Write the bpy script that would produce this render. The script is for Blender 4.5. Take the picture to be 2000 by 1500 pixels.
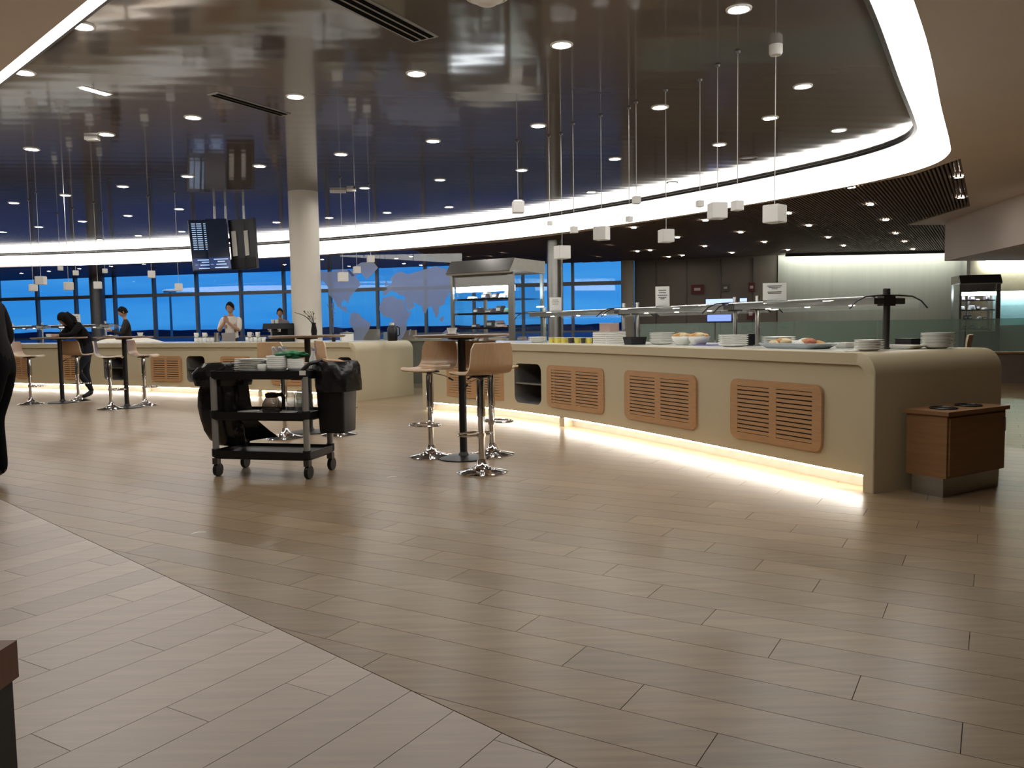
import bpy, bmesh, math, random
import numpy as np
from mathutils import Vector, Matrix, noise

random.seed(7)
for o in list(bpy.data.objects):
    bpy.data.objects.remove(o)
SC = bpy.context.scene
COL = SC.collection
PI = math.pi

# ------------------------------------------------------------------ camera
FPX, CAM_H = 1600.0, 1.165
TILT, ROLL = math.atan(112.7 / 1600), math.radians(0.9)
cf = np.array([0, math.cos(TILT), -math.sin(TILT)])
cu0 = np.array([0, math.sin(TILT), math.cos(TILT)])
cr0 = np.array([1.0, 0, 0])
cr = math.cos(ROLL) * cr0 - math.sin(ROLL) * cu0
cu = math.sin(ROLL) * cr0 + math.cos(ROLL) * cu0
cam_d = bpy.data.cameras.new('camera')
cam_d.sensor_width = 36
cam_d.lens = FPX / 2000 * 36
cam_d.clip_end = 3000
cam = bpy.data.objects.new('camera', cam_d)
COL.objects.link(cam)
M4 = Matrix(((cr[0], cu[0], -cf[0], 0), (cr[1], cu[1], -cf[1], 0), (cr[2], cu[2], -cf[2], CAM_H), (0, 0, 0, 1)))
cam.matrix_world = M4
SC.camera = cam


def atz(x, y, z):
    """where the sight line through a photo point meets the level z"""
    d = cf + cr * ((x - 1000) / FPX) + cu * ((750 - y) / FPX)
    t = (z - CAM_H) / d[2]
    return Vector((t * d[0], t * d[1], z))


def aty(x, y, Y):
    d = cf + cr * ((x - 1000) / FPX) + cu * ((750 - y) / FPX)
    t = Y / d[1]
    return Vector((t * d[0], Y, CAM_H + t * d[2]))


def pxx(P):
    v = np.array([P[0], P[1], P[2] - CAM_H])
    return 1000 + FPX * (v @ cr) / (v @ cf)


# ------------------------------------------------------------------ view, world
SC.view_settings.view_transform = 'Standard'
SC.view_settings.look = 'None'
SC.view_settings.gamma = 1
SC.view_settings.use_curve_mapping = False
SC.view_settings.exposure = 0.92
SC.cycles.max_bounces = 6
SC.cycles.diffuse_bounces = 3
SC.cycles.glossy_bounces = 3
SC.cycles.transparent_max_bounces = 24
SC.cycles.sample_clamp_indirect = 6
SC.cycles.caustics_reflective = False
SC.cycles.caustics_refractive = False

W = bpy.data.worlds.new('dusk_sky')
SC.world = W
W.use_nodes = True
nt = W.node_tree
nt.nodes.clear()
wo = nt.nodes.new('ShaderNodeOutputWorld')
bg = nt.nodes.new('ShaderNodeBackground')
bg.inputs['Strength'].default_value = 0.50
tc = nt.nodes.new('ShaderNodeTexCoord')
sx = nt.nodes.new('ShaderNodeSeparateXYZ')
nt.links.new(tc.outputs['Generated'], sx.inputs[0])
ramp = nt.nodes.new('ShaderNodeValToRGB')
mr = nt.nodes.new('ShaderNodeMapRange')
mr.inputs['From Min'].default_value = -0.05
mr.inputs['From Max'].default_value = 0.25
nt.links.new(sx.outputs['Z'], mr.inputs['Value'])
nt.links.new(mr.outputs[0], ramp.inputs[0])
cr_ = ramp.color_ramp
cr_.elements[0].position = 0.13
cr_.elements[0].color = (0.03, 0.16, 0.50, 1)
cr_.elements[1].position = 1.0
cr_.elements[1].color = (0.02, 0.13, 0.52, 1)
e = cr_.elements.new(0.20)
e.color = (0.035, 0.31, 0.82, 1)
e = cr_.elements.new(0.40)
e.color = (0.035, 0.28, 0.80, 1)
mp = nt.nodes.new('ShaderNodeMapping')
mp.inputs['Scale'].default_value = (3, 3, 22)
nt.links.new(tc.outputs['Generated'], mp.inputs[0])
nz = nt.nodes.new('ShaderNodeTexNoise')
nz.inputs['Scale'].default_value = 1.6
nz.inputs['Detail'].default_value = 4
nt.links.new(mp.outputs[0], nz.inputs[0])
cl = nt.nodes.new('ShaderNodeMapRange')
cl.inputs['From Min'].default_value = 0.35
cl.inputs['From Max'].default_value = 0.75
cl.inputs['To Min'].default_value = 0.0
cl.inputs['To Max'].default_value = 0.75
nt.links.new(nz.outputs[0], cl.inputs['Value'])
mx = nt.nodes.new('ShaderNodeMixRGB')
mx.inputs[2].default_value = (0.09, 0.45, 0.92, 1)
nt.links.new(cl.outputs[0], mx.inputs[0])
nt.links.new(ramp.outputs[0], mx.inputs[1])
nt.links.new(mx.outputs[0], bg.inputs[0])
nt.links.new(bg.outputs[0], wo.inputs[0])


# ------------------------------------------------------------------ helpers
MATS = {}


def mat(name, col=(0.5, 0.5, 0.5), rough=0.5, metal=0.0, var=0.06, scale=8.0, bump=0.0, emit=None, es=0.0,
        alpha=1.0, spec=0.5, stretch=(1, 1, 1), rot=0.0, coat=0.0):
    if name in MATS:
        return MATS[name]
    m = bpy.data.materials.new(name)
    m.use_nodes = True
    n, l = m.node_tree.nodes, m.node_tree.links
    b = n['Principled BSDF']
    b.inputs['Roughness'].default_value = rough
    b.inputs['Metallic'].default_value = metal
    b.inputs['Specular IOR Level'].default_value = spec
    b.inputs['Coat Weight'].default_value = coat
    b.inputs['Coat Roughness'].default_value = 0.08
    tcn = n.new('ShaderNodeTexCoord')
    mpn = n.new('ShaderNodeMapping')
    mpn.inputs['Scale'].default_value = stretch
    mpn.inputs['Rotation'].default_value = (0, 0, rot)
    l.new(tcn.outputs['Object'], mpn.inputs[0])
    nn = n.new('ShaderNodeTexNoise')
    nn.inputs['Scale'].default_value = scale
    nn.inputs['Detail'].default_value = 3
    l.new(mpn.outputs[0], nn.inputs[0])
    hs = n.new('ShaderNodeMapRange')
    hs.inputs['From Min'].default_value = 0.25
    hs.inputs['From Max'].default_value = 0.75
    hs.inputs['To Min'].default_value = 1 - var
    hs.inputs['To Max'].default_value = 1 + var
    l.new(nn.outputs[0], hs.inputs['Value'])
    ml = n.new('ShaderNodeVectorMath')
    ml.operation = 'SCALE'
    ml.inputs[0].default_value = col[:3]
    l.new(hs.outputs[0], ml.inputs['Scale'])
    l.new(ml.outputs[0], b.inputs['Base Color'])
    if bump:
        bp = n.new('ShaderNodeBump')
        bp.inputs['Strength'].default_value = bump
        bp.inputs['Distance'].default_value = 0.01
        l.new(nn.outputs[0], bp.inputs['Height'])
        l.new(bp.outputs[0], b.inputs['Normal'])
    if emit:
        b.inputs['Emission Color'].default_value = (*emit, 1)
        b.inputs['Emission Strength'].default_value = es
    b.inputs['Alpha'].default_value = alpha
    MATS[name] = m
    return m


def glass_mat(name, tint=(0.9, 0.97, 0.95), refl=1.0, rough=0.0, cover=0.0, cover_col=(0.5, 0.6, 0.6)):
    """thin clear sheet: see-through plus a Fresnel mirror; 'cover' = part that is a frosted film"""
    if name in MATS:
        return MATS[name]
    m = bpy.data.materials.new(name)
    m.use_nodes = True
    n, l = m.node_tree.nodes, m.node_tree.links
    n.clear()
    out = n.new('ShaderNodeOutputMaterial')
    tr = n.new('ShaderNodeBsdfTransparent')
    tr.inputs[0].default_value = (*tint, 1)
    gl = n.new('ShaderNodeBsdfGlossy')
    gl.inputs['Roughness'].default_value = rough
    fr = n.new('ShaderNodeFresnel')
    gm = n.new('ShaderNodeNewGeometry')
    io = n.new('ShaderNodeMapRange')
    io.inputs['To Min'].default_value = 1.45
    io.inputs['To Max'].default_value = 1 / 1.45
    l.new(gm.outputs['Backfacing'], io.inputs['Value'])
    l.new(io.outputs[0], fr.inputs[0])
    mu = n.new('ShaderNodeMath')
    mu.operation = 'MULTIPLY'
    mu.inputs[1].default_value = refl
    l.new(fr.outputs[0], mu.inputs[0])
    base = tr
    if cover > 0:
        df = n.new('ShaderNodeBsdfDiffuse')
        df.inputs[0].default_value = (*cover_col, 1)
        nn = n.new('ShaderNodeTexNoise')
        nn.inputs['Scale'].default_value = 3
        mrr = n.new('ShaderNodeMapRange')
        mrr.inputs['To Min'].default_value = cover * 0.92
        mrr.inputs['To Max'].default_value = cover * 1.08
        l.new(nn.outputs[0], mrr.inputs['Value'])
        m0 = n.new('ShaderNodeMixShader')
        l.new(mrr.outputs[0], m0.inputs[0])
        l.new(tr.outputs[0], m0.inputs[1])
        l.new(df.outputs[0], m0.inputs[2])
        base = m0
    ms = n.new('ShaderNodeMixShader')
    l.new(mu.outputs[0], ms.inputs[0])
    l.new(base.outputs[0], ms.inputs[1])
    l.new(gl.outputs[0], ms.inputs[2])
    l.new(ms.outputs[0], out.inputs[0])
    MATS[name] = m
    return m


def emit_mat(name, col, s):
    return mat(name, (0.8, 0.8, 0.8), 0.5, emit=col, es=s, var=0.01)


class MB:
    def __init__(self):
        self.v, self.f, self.mi = [], [], []

    def add(self, vs, fs, mi=0):
        k = len(self.v)
        self.v += [tuple(p) for p in vs]
        for f in fs:
            self.f.append(tuple(i + k for i in f))
            self.mi.append(mi)
        return self

    def box(self, c, s, rz=0, mi=0, taper=1.0):
        ca, sa = math.cos(rz), math.sin(rz)
        vs = []
        for z, t in ((-.5, 1), (.5, taper)):
            for x, y in ((-.5, -.5), (.5, -.5), (.5, .5), (-.5, .5)):
                a, b = x * s[0] * t, y * s[1] * t
                vs.append((c[0] + a * ca - b * sa, c[1] + a * sa + b * ca, c[2] + z * s[2]))
        return self.add(vs, [(3, 2, 1, 0), (4, 5, 6, 7), (0, 1, 5, 4), (1, 2, 6, 5), (2, 3, 7, 6), (3, 0, 4, 7)], mi)

    def tube(self, pts, r, n=10, mi=0, cap=True, closed=False):
        pts = [Vector(p) for p in pts]
        N = len(pts)
        rs = r if isinstance(r, (list, tuple)) else [r] * N
        rings = []
        up = None
        for i, p in enumerate(pts):
            if closed:
                t = (pts[(i + 1) % N] - pts[i - 1]).normalized()
            else:
                t = (pts[min(i + 1, N - 1)] - pts[max(i - 1, 0)]).normalized()
            if up is None:
                a = Vector((0, 0, 1)) if abs(t.z) < .9 else Vector((1, 0, 0))
                up = (a - t * a.dot(t)).normalized()
            else:
                up = (up - t * up.dot(t)).normalized()
            b = t.cross(up)
            rings.append([p + (up * math.cos(2 * PI * k / n) + b * math.sin(2 * PI * k / n)) * rs[i] for k in range(n)])
        vs = [q for ring in rings for q in ring]
        fs = []
        M = N if closed else N - 1
        for i in range(M):
            j = (i + 1) % N
            for k in range(n):
                fs.append((i * n + k, i * n + (k + 1) % n, j * n + (k + 1) % n, j * n + k))
        if cap and not closed:
            fs.append(tuple(range(n))[::-1])
            fs.append(tuple((N - 1) * n + k for k in range(n)))
        return self.add(vs, fs, mi)

    def lathe(self, prof, n=24, c=(0, 0, 0), mi=0, sx=1, sy=1):
        """prof: list of (radius, z); radius 0 makes a pole"""
        vs, fs, rows = [], [], []
        for r, z in prof:
            if r <= 1e-6:
                rows.append([len(vs)])
                vs.append((c[0], c[1], c[2] + z))
            else:
                rows.append([len(vs) + k for k in range(n)])
                for k in range(n):
                    a = 2 * PI * k / n
                    vs.append((c[0] + r * math.cos(a) * sx, c[1] + r * math.sin(a) * sy, c[2] + z))
        for A, B in zip(rows, rows[1:]):
            for k in range(n):
                k2 = (k + 1) % n
                if len(A) == 1 and len(B) > 1:
                    fs.append((A[0], B[k2], B[k]))
                elif len(B) == 1 and len(A) > 1:
                    fs.append((A[k], A[k2], B[0]))
                elif len(A) > 1:
                    fs.append((A[k], A[k2], B[k2], B[k]))
        return self.add(vs, fs, mi)

    def prism(self, poly, z0, z1, mi=0):
        n = len(poly)
        vs = [(p[0], p[1], z0) for p in poly] + [(p[0], p[1], z1) for p in poly]
        fs = [tuple(range(n))[::-1], tuple(range(n, 2 * n))]
        fs += [(i, (i + 1) % n, n + (i + 1) % n, n + i) for i in range(n)]
        return self.add(vs, fs, mi)

    def grid(self, rows, mi=0, closed_u=False, closed_v=False):
        R, Cn = len(rows), len(rows[0])
        vs = [p for r in rows for p in r]
        fs = []
        for i in range(R if closed_v else R - 1):
            for j in range(Cn if closed_u else Cn - 1):
                i2, j2 = (i + 1) % R, (j + 1) % Cn
                fs.append((i * Cn + j, i * Cn + j2, i2 * Cn + j2, i2 * Cn + j))
        return self.add(vs, fs, mi)

    def xform(self, M):
        self.v = [tuple(M @ Vector(p)) for p in self.v]
        return self

    def mesh(self, name, mats, smooth=False):
        me = bpy.data.meshes.new(name)
        me.from_pydata(self.v, [], self.f)
        for m in (mats if isinstance(mats, (list, tuple)) else [mats]):
            me.materials.append(m)
        me.polygons.foreach_set('material_index', self.mi)
        if smooth:
            me.polygons.foreach_set('use_smooth', [True] * len(me.polygons))
        me.update()
        return me

    def build(self, name, mats, parent=None, smooth=False, loc=None, fix=True):
        me = self.mesh(name, mats, smooth)
        if fix:
            b = bmesh.new()
            b.from_mesh(me)
            bmesh.ops.recalc_face_normals(b, faces=b.faces)
            b.to_mesh(me)
            b.free()
        if smooth:
            me.set_sharp_from_angle(angle=math.radians(40))
        return link(name, me, parent, loc)


def link(name, me, parent=None, loc=None, rz=0):
    o = bpy.data.objects.new(name, me)
    COL.objects.link(o)
    if parent:
        o.parent = parent
    if loc is not None:
        o.location = loc
    if rz:
        o.rotation_euler = (0, 0, rz)
    return o


def tag(o, label, cat, group=None, kind=None):
    o['label'] = label
    if cat:
        o['category'] = cat
    if group:
        o['group'] = group
    if kind:
        o['kind'] = kind
    return o


def thing(name, label, cat, loc=(0, 0, 0), rz=0, group=None):
    o = bpy.data.objects.new(name, None)
    o.empty_display_size = 0.1
    COL.objects.link(o)
    o.location = loc
    o.rotation_euler = (0, 0, rz)
    return tag(o, label, cat, group)


def struct(o, label=None):
    o['kind'] = 'structure'
    if label:
        o['label'] = label
    return o


def copy_tree(o, parent=None):
    c = o.copy()
    COL.objects.link(c)
    if parent is not None:
        c.parent = parent
    for ch in list(o.children):
        copy_tree(ch, c)
    return c


def rrect(w, h, r, n=5, cx=0, cy=0):
    pts = []
    for (sx_, sy_, a0) in ((1, 1, 0), (-1, 1, 90), (-1, -1, 180), (1, -1, 270)):
        for k in range(n + 1):
            a = math.radians(a0 + 90 * k / n)
            pts.append((cx + sx_ * (w / 2 - r) + r * math.cos(a), cy + sy_ * (h / 2 - r) + r * math.sin(a)))
    return pts


def fill_holes(loops, zf=0.0):
    """triangulated flat sheet from outer loop + hole loops (2D points)"""
    b = bmesh.new()
    edges = []
    for lp in loops:
        vs = [b.verts.new((p[0], p[1], zf)) for p in lp]
        for i in range(len(vs)):
            edges.append(b.edges.new((vs[i], vs[(i + 1) % len(vs)])))
    bmesh.ops.triangle_fill(b, use_beauty=True, use_dissolve=False, edges=edges)
    b.verts.index_update()
    V = [v.co.copy() for v in b.verts]
    F = [tuple(v.index for v in f.verts) for f in b.faces]
    b.free()
    return V, F


def catmull(P, n=8, closed=True):
    P = [Vector(p) for p in P]
    N = len(P)
    out = []
    for i in range(N if closed else N - 1):
        if closed:
            a, b, c, d = P[i - 1], P[i], P[(i + 1) % N], P[(i + 2) % N]
        else:
            a, b, c, d = P[max(i - 1, 0)], P[i], P[i + 1], P[min(i + 2, N - 1)]
        for k in range(n):
            t = k / n
            out.append(0.5 * ((2 * b) + (c - a) * t + (2 * a - 5 * b + 4 * c - d) * t * t + (3 * b - a - 3 * c + d) * t ** 3))
    if not closed:
        out.append(P[-1])
    return out


def inside(p, poly):
    x, y = p[0], p[1]
    r = False
    j = len(poly) - 1
    for i in range(len(poly)):
        xi, yi, xj, yj = poly[i][0], poly[i][1], poly[j][0], poly[j][1]
        if (yi > y) != (yj > y) and x < (xj - xi) * (y - yi) / (yj - yi) + xi:
            r = not r
        j = i
    return r


# ------------------------------------------------------------------ materials
def plank_mat(name, col, rot, dark, rough):
    m = bpy.data.materials.new(name)
    m.use_nodes = True
    n, l = m.node_tree.nodes, m.node_tree.links
    b = n['Principled BSDF']
    g = n.new('ShaderNodeNewGeometry')
    oi = n.new('ShaderNodeObjectInfo')
    ad = n.new('ShaderNodeMath')
    ad.operation = 'ADD'
    l.new(g.outputs['Random Per Island'], ad.inputs[0])
    l.new(oi.outputs['Random'], ad.inputs[1])
    fc = n.new('ShaderNodeMath')
    fc.operation = 'FRACT'
    l.new(ad.outputs[0], fc.inputs[0])
    mpn = n.new('ShaderNodeMapping')
    mpn.inputs['Rotation'].default_value = (0, 0, rot)
    mpn.inputs['Scale'].default_value = (1, 14, 1)
    l.new(g.outputs['Position'], mpn.inputs[0])
    cb = n.new('ShaderNodeVectorMath')
    cb.operation = 'ADD'
    l.new(mpn.outputs[0], cb.inputs[0])
    cm = n.new('ShaderNodeCombineXYZ')
    mu = n.new('ShaderNodeMath')
    mu.operation = 'MULTIPLY'
    mu.inputs[1].default_value = 31
    l.new(fc.outputs[0], mu.inputs[0])
    l.new(mu.outputs[0], cm.inputs[2])
    l.new(cm.outputs[0], cb.inputs[1])
    nn = n.new('ShaderNodeTexNoise')
    nn.inputs['Scale'].default_value = 2.2
    nn.inputs['Detail'].default_value = 6
    nn.inputs['Roughness'].default_value = 0.6
    l.new(cb.outputs[0], nn.inputs[0])
    rp = n.new('ShaderNodeValToRGB')
    rp.color_ramp.elements[0].position = 0.3
    rp.color_ramp.elements[0].color = (*[c * dark for c in col], 1)
    rp.color_ramp.elements[1].position = 0.72
    rp.color_ramp.elements[1].color = (*[c * (2 - dark) for c in col], 1)
    l.new(nn.outputs[0], rp.inputs[0])
    mr_ = n.new('ShaderNodeMapRange')
    mr_.inputs['To Min'].default_value = 0.9
    mr_.inputs['To Max'].default_value = 1.1
    l.new(fc.outputs[0], mr_.inputs['Value'])
    sc = n.new('ShaderNodeVectorMath')
    sc.operation = 'SCALE'
    l.new(rp.outputs[0], sc.inputs[0])
    l.new(mr_.outputs[0], sc.inputs['Scale'])
    l.new(sc.outputs[0], b.inputs['Base Color'])
    r2 = n.new('ShaderNodeMapRange')
    r2.inputs['To Min'].default_value = rough - 0.05
    r2.inputs['To Max'].default_value = rough + 0.08
    l.new(nn.outputs[0], r2.inputs['Value'])
    l.new(r2.outputs[0], b.inputs['Roughness'])
    bp = n.new('ShaderNodeBump')
    bp.inputs['Strength'].default_value = 0.06
    bp.inputs['Distance'].default_value = 0.004
    l.new(nn.outputs[0], bp.inputs['Height'])
    l.new(bp.outputs[0], b.inputs['Normal'])
    MATS[name] = m
    return m


A_BROWN, A_LIGHT = math.radians(-30.5), math.radians(59.0)
m_brown = plank_mat('brown_plank', (0.258, 0.182, 0.104), -A_BROWN, 0.78, 0.30)
m_light = plank_mat('light_plank', (0.485, 0.41, 0.345), -A_LIGHT, 0.90, 0.36)
m_grout = mat('grout', (0.13, 0.10, 0.075), 0.8)
m_cream = mat('cream_laminate', (0.51, 0.44, 0.295), 0.42, var=0.02, scale=2)
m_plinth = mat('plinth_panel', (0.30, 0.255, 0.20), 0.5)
m_wood = mat('beech_wood', (0.44, 0.25, 0.12), 0.4, var=0.12, scale=5, stretch=(1.5, 1.5, 14))
m_ply = mat('plywood', (0.56, 0.37, 0.22), 0.33, var=0.07, scale=6, stretch=(12, 2, 2))
m_plyedge = mat('plywood_edge', (0.72, 0.62, 0.47), 0.45)
m_chrome = mat('chrome', (0.72, 0.72, 0.73), 0.08, 1.0, var=0.02)
m_steel = mat('brushed_steel', (0.42, 0.42, 0.40), 0.32, 1.0, var=0.08, stretch=(1, 1, 20))
m_steeld = mat('dark_steel', (0.09, 0.085, 0.08), 0.35, 0.8)
m_black = mat('black_plastic', (0.009, 0.009, 0.010), 0.42, spec=.3)
m_blackm = mat('black_metal', (0.01, 0.01, 0.011), 0.38, 0.2)
m_bag = mat('black_bag', (0.008, 0.008, 0.009), 0.24, bump=0.5, scale=14)
m_alu = mat('grey_post', (0.32, 0.32, 0.31), 0.4, 0.3)
m_porc = mat('porcelain', (0.78, 0.78, 0.74), 0.18, var=0.01)
m_white = mat('white_paint', (0.75, 0.74, 0.70), 0.5, var=0.02)
m_paper = mat('paper', (0.80, 0.80, 0.77), 0.7, var=0.01)
m_ink = mat('ink', (0.06, 0.06, 0.07), 0.8)
m_plaster = mat('plaster', (0.84, 0.775, 0.735), 0.75, var=0.03, scale=1.2)
m_column = mat('column_plaster', (0.62, 0.58, 0.51), 0.6, var=0.02, scale=2)
m_darkceil = mat('dark_ceiling', (0.17, 0.14, 0.16), 0.24, var=0.1, scale=1)
m_slat = mat('ceiling_slat', (0.17, 0.13, 0.108), 0.6)
m_frame = mat('window_frame', (0.30, 0.31, 0.33), 0.4, 0.4)
m_clear = glass_mat('clear_glass', (0.93, 0.97, 0.97), 1.0)
m_wglass = glass_mat('window_glass', (0.92, 0.96, 1.0), 1.0)
m_green = glass_mat('green_glass', (0.74, 0.86, 0.81), 1.0, cover=0.28, cover_col=(0.42, 0.52, 0.48))
m_frost = glass_mat('frosted_film', (0.75, 0.8, 0.95), 0.4, cover=0.62, cover_col=(0.36, 0.42, 0.58))
m_cup = glass_mat('drinking_glass', (0.88, 0.9, 0.9), 1.6, cover=0.12, cover_col=(0.7, 0.7, 0.7))
m_led = emit_mat('led_strip', (1.0, 0.94, 0.84), 24)
m_cove = emit_mat('cove_light', (1.0, 0.965, 0.90), 2.6)
m_down = emit_mat('downlight_lens', (1.0, 0.95, 0.89), 130)
m_down2 = emit_mat('small_downlight_lens', (1.0, 0.88, 0.72), 40)
m_wash = emit_mat('wash_light', (0.98, 1.0, 0.88), 20)
m_case = emit_mat('case_light', (0.88, 0.95, 1.0), 6)
m_case2 = emit_mat('far_case_light', (0.86, 0.92, 1.0), 14)

# glossy painted ceiling made of long narrow panels
m_gloss = bpy.data.materials.new('glossy_ceiling')
m_gloss.use_nodes = True
n, l = m_gloss.node_tree.nodes, m_gloss.node_tree.links
b = n['Principled BSDF']
b.inputs['Base Color'].default_value = (0.125, 0.109, 0.102, 1)
b.inputs['Roughness'].default_value = 0.10
b.inputs['IOR'].default_value = 1.55
g = n.new('ShaderNodeNewGeometry')
mpn = n.new('ShaderNodeMapping')
mpn.inputs['Rotation'].default_value = (0, 0, math.radians(-8))
l.new(g.outputs['Position'], mpn.inputs[0])
wv = n.new('ShaderNodeTexWave')
wv.wave_type = 'BANDS'
wv.bands_direction = 'Y'
wv.inputs['Scale'].default_value = 1.05
wv.inputs['Distortion'].default_value = 0.6
wv.inputs['Detail'].default_value = 1
wv.inputs['Detail Scale'].default_value = 0.4
l.new(mpn.outputs[0], wv.inputs[0])
bp = n.new('ShaderNodeBump')
bp.inputs['Strength'].default_value = 0.09
bp.inputs['Distance'].default_value = 0.004
l.new(wv.outputs['Fac'], bp.inputs['Height'])
l.new(bp.outputs[0], b.inputs['Normal'])
nn = n.new('ShaderNodeTexNoise')
nn.inputs['Scale'].default_value = 0.6
l.new(mpn.outputs[0], nn.inputs[0])
r2 = n.new('ShaderNodeMapRange')
r2.inputs['To Min'].default_value = 0.045
r2.inputs['To Max'].default_value = 0.11
l.new(nn.outputs[0], r2.inputs['Value'])
l.new(r2.outputs[0], b.inputs['Roughness'])

# ------------------------------------------------------------------ floor
X0, X1, Y0, Y1 = -27.0, 24.0, -6.0, 38.0
BA, BB = Vector((0.15, 2.09)), Vector((-3.64, 5.74))        # straight seam between the two floors
bn = Vector((-(BB - BA).y, (BB - BA).x)).normalized()         # normal
if bn.dot(Vector((5, 8)) - BA) < 0:
    bn = -bn                                                  # points to the brown side


def clip(poly, nrm, off):
    out = []
    for i in range(len(poly)):
        a, b_ = poly[i], poly[(i + 1) % len(poly)]
        da, db = nrm.dot(a) - off, nrm.dot(b_) - off
        if da >= 0:
            out.append(a)
        if (da >= 0) != (db >= 0):
            out.append(a + (b_ - a) * (da / (da - db)))
    return out


floor = struct(MB().box(((X0 + X1) / 2, (Y0 + Y1) / 2, -0.055), (X1 - X0, Y1 - Y0, 0.1)).build('floor', m_grout),
               'wood-look plank floor, brown in the middle and pale beige at the front corner')


def planks(ang, pitch_u0, row0, step, side, area):
    U, V = Vector((math.cos(ang), math.sin(ang))), Vector((-math.sin(ang), math.cos(ang)))
    res = []
    for row in range(-260, 260):
        v0 = row0 + row * 0.2
        uoff = pitch_u0 + step * row
        for k in range(-60, 60):
            u0 = uoff + k * 1.2
            u0 = (uoff % 1.2) + k * 1.2
            cpt = U * (u0 + .6) + V * (v0 + .1)
            if not area(cpt):
                continue
            gp = 0.0013
            q = [U * (u0 + gp) + V * (v0 + gp), U * (u0 + 1.2 - gp) + V * (v0 + gp),
                 U * (u0 + 1.2 - gp) + V * (v0 + .2 - gp), U * (u0 + gp) + V * (v0 + .2 - gp)]
            q = clip(q, bn * side, side * bn.dot(BA) + 0.002)
            if len(q) < 3:
                continue
            res.append(q)
    return res


def in_view(c, m=1.15):
    return 0.9 < c.y and abs(c.x) < c.y * 0.625 * m + 0.6


bq = planks(A_BROWN, -0.354, 2.634, -0.3, 1, lambda c: (in_view(c, 1.3) and c.y < 30) or (X0 + 1 < c.x < X1 - 1 and Y0 + 1 < c.y < 14))
lq = planks(A_LIGHT, 1.559, 2.011, -0.305, -1, lambda c: X0 + 1 < c.x < 6 and Y0 + 1 < c.y < 14)


def qc(q):
    s = Vector((0, 0))
    for p in q:
        s += p
    return s / len(q)


allq = [(qc(q), q, m_brown) for q in bq] + [(qc(q), q, m_light) for q in lq]
allq.sort(key=lambda t: (0 if (in_view(t[0], 1.0) and t[0].y > 1.6) else 1, t[0].length))
stuff = {m_brown.name: MB(), m_light.name: MB()}
for i, (c, q, m) in enumerate(allq):
    if i < 290:
        mb = MB().prism([p - c for p in q], -0.005, 0.0)
        o = mb.build('brown_plank' if m is m_brown else 'beige_plank', m, floor, loc=(c.x, c.y, 0))
    else:
        stuff[m.name].prism(q, -0.005, 0.0)
for m, nm in ((m_brown, 'brown_planking'), (m_light, 'beige_planking')):
    o = stuff[m.name].build(nm, m, floor, fix=False)
    o['kind'] = 'stuff'

# ------------------------------------------------------------------ ceiling raft, light cove, outer ceiling
ZR, ZO = 3.64, 3.28
ring_pts = [(1.05, 3.9), (1.6, 4.62), (2.81, 6.53), (4.0, 8.58), (4.95, 10.2), (5.27, 10.82), (5.40, 11.44), (5.27, 12.2), (4.85, 13.15), (3.75, 14.97),
            (2.17, 17.1), (0.06, 19.38), (-2.59, 21.41), (-5.66, 23.11), (-8.97, 24.34), (-12.43, 25.23), (-15.84, 25.75),
            (-19.5, 25.9), (-21.6, 25.0), (-21.6, 23.2), (-18.5, 20.6), (-15.0, 17.9), (-10.0, 13.1), (-4.99, 8.22), (-3.0, 6.27), (-1.2, 4.5), (-0.45, 3.72), (-0.02, 3.42), (0.42, 3.42), (0.75, 3.55)]
ring = catmull([(x, y, 0) for x, y in ring_pts], 8)
RN = len(ring)


def offset_loop(lp, d):
    out = []
    for i in range(len(lp)):
        t = (lp[(i + 1) % len(lp)] - lp[i - 1]).normalized()
        nrm = Vector((t.y, -t.x, 0))
        out.append(lp[i] + nrm * d)
    return out


area2 = sum(ring[i].x * ring[(i + 1) % RN].y - ring[(i + 1) % RN].x * ring[i].y for i in range(RN))
SGN = 1 if area2 > 0 else -1
outer = offset_loop(ring, 0.40 * SGN)

V, F = fill_holes([ring])
mb = MB().add([(v.x, v.y, ZR) for v in V], [f for f in F])
mb.add([(v.x, v.y, ZR + 0.05) for v in V], [f for f in F])
raft = struct(mb.build('ceiling', m_gloss), 'dark glossy suspended ceiling with recessed downlights')
cove = thing('light_cove', 'glowing white cove band curving round the dark glossy ceiling', 'light cove', (0, 0, ZO))
prof = [(0.0, ZR), (0.06, ZR - 0.10), (0.16, ZR - 0.20), (0.28, ZR - 0.29), (0.40, ZO)]
mb = MB()
mb.grid([[(p.x, p.y, z - ZO) for p in offset_loop(ring, dd * SGN)] for dd, z in prof], closed_u=True)
mb.build('luminous_band', m_cove, cove, smooth=True, fix=False)
# thin dark edge profile of the raft
a_, b_ = offset_loop(ring, -0.02 * SGN), offset_loop(ring, 0.02 * SGN)
mb = MB().grid([[(p.x, p.y, ZR - ZO - .002) for p in a_], [(p.x, p.y, ZR - ZO - 0.045) for p in a_], [(p.x, p.y, ZR - ZO - 0.045) for p in b_], [(p.x, p.y, ZR - ZO - .002) for p in b_]], closed_u=True, closed_v=True)
mb.build('edge_profile', m_steeld, cove)

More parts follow.
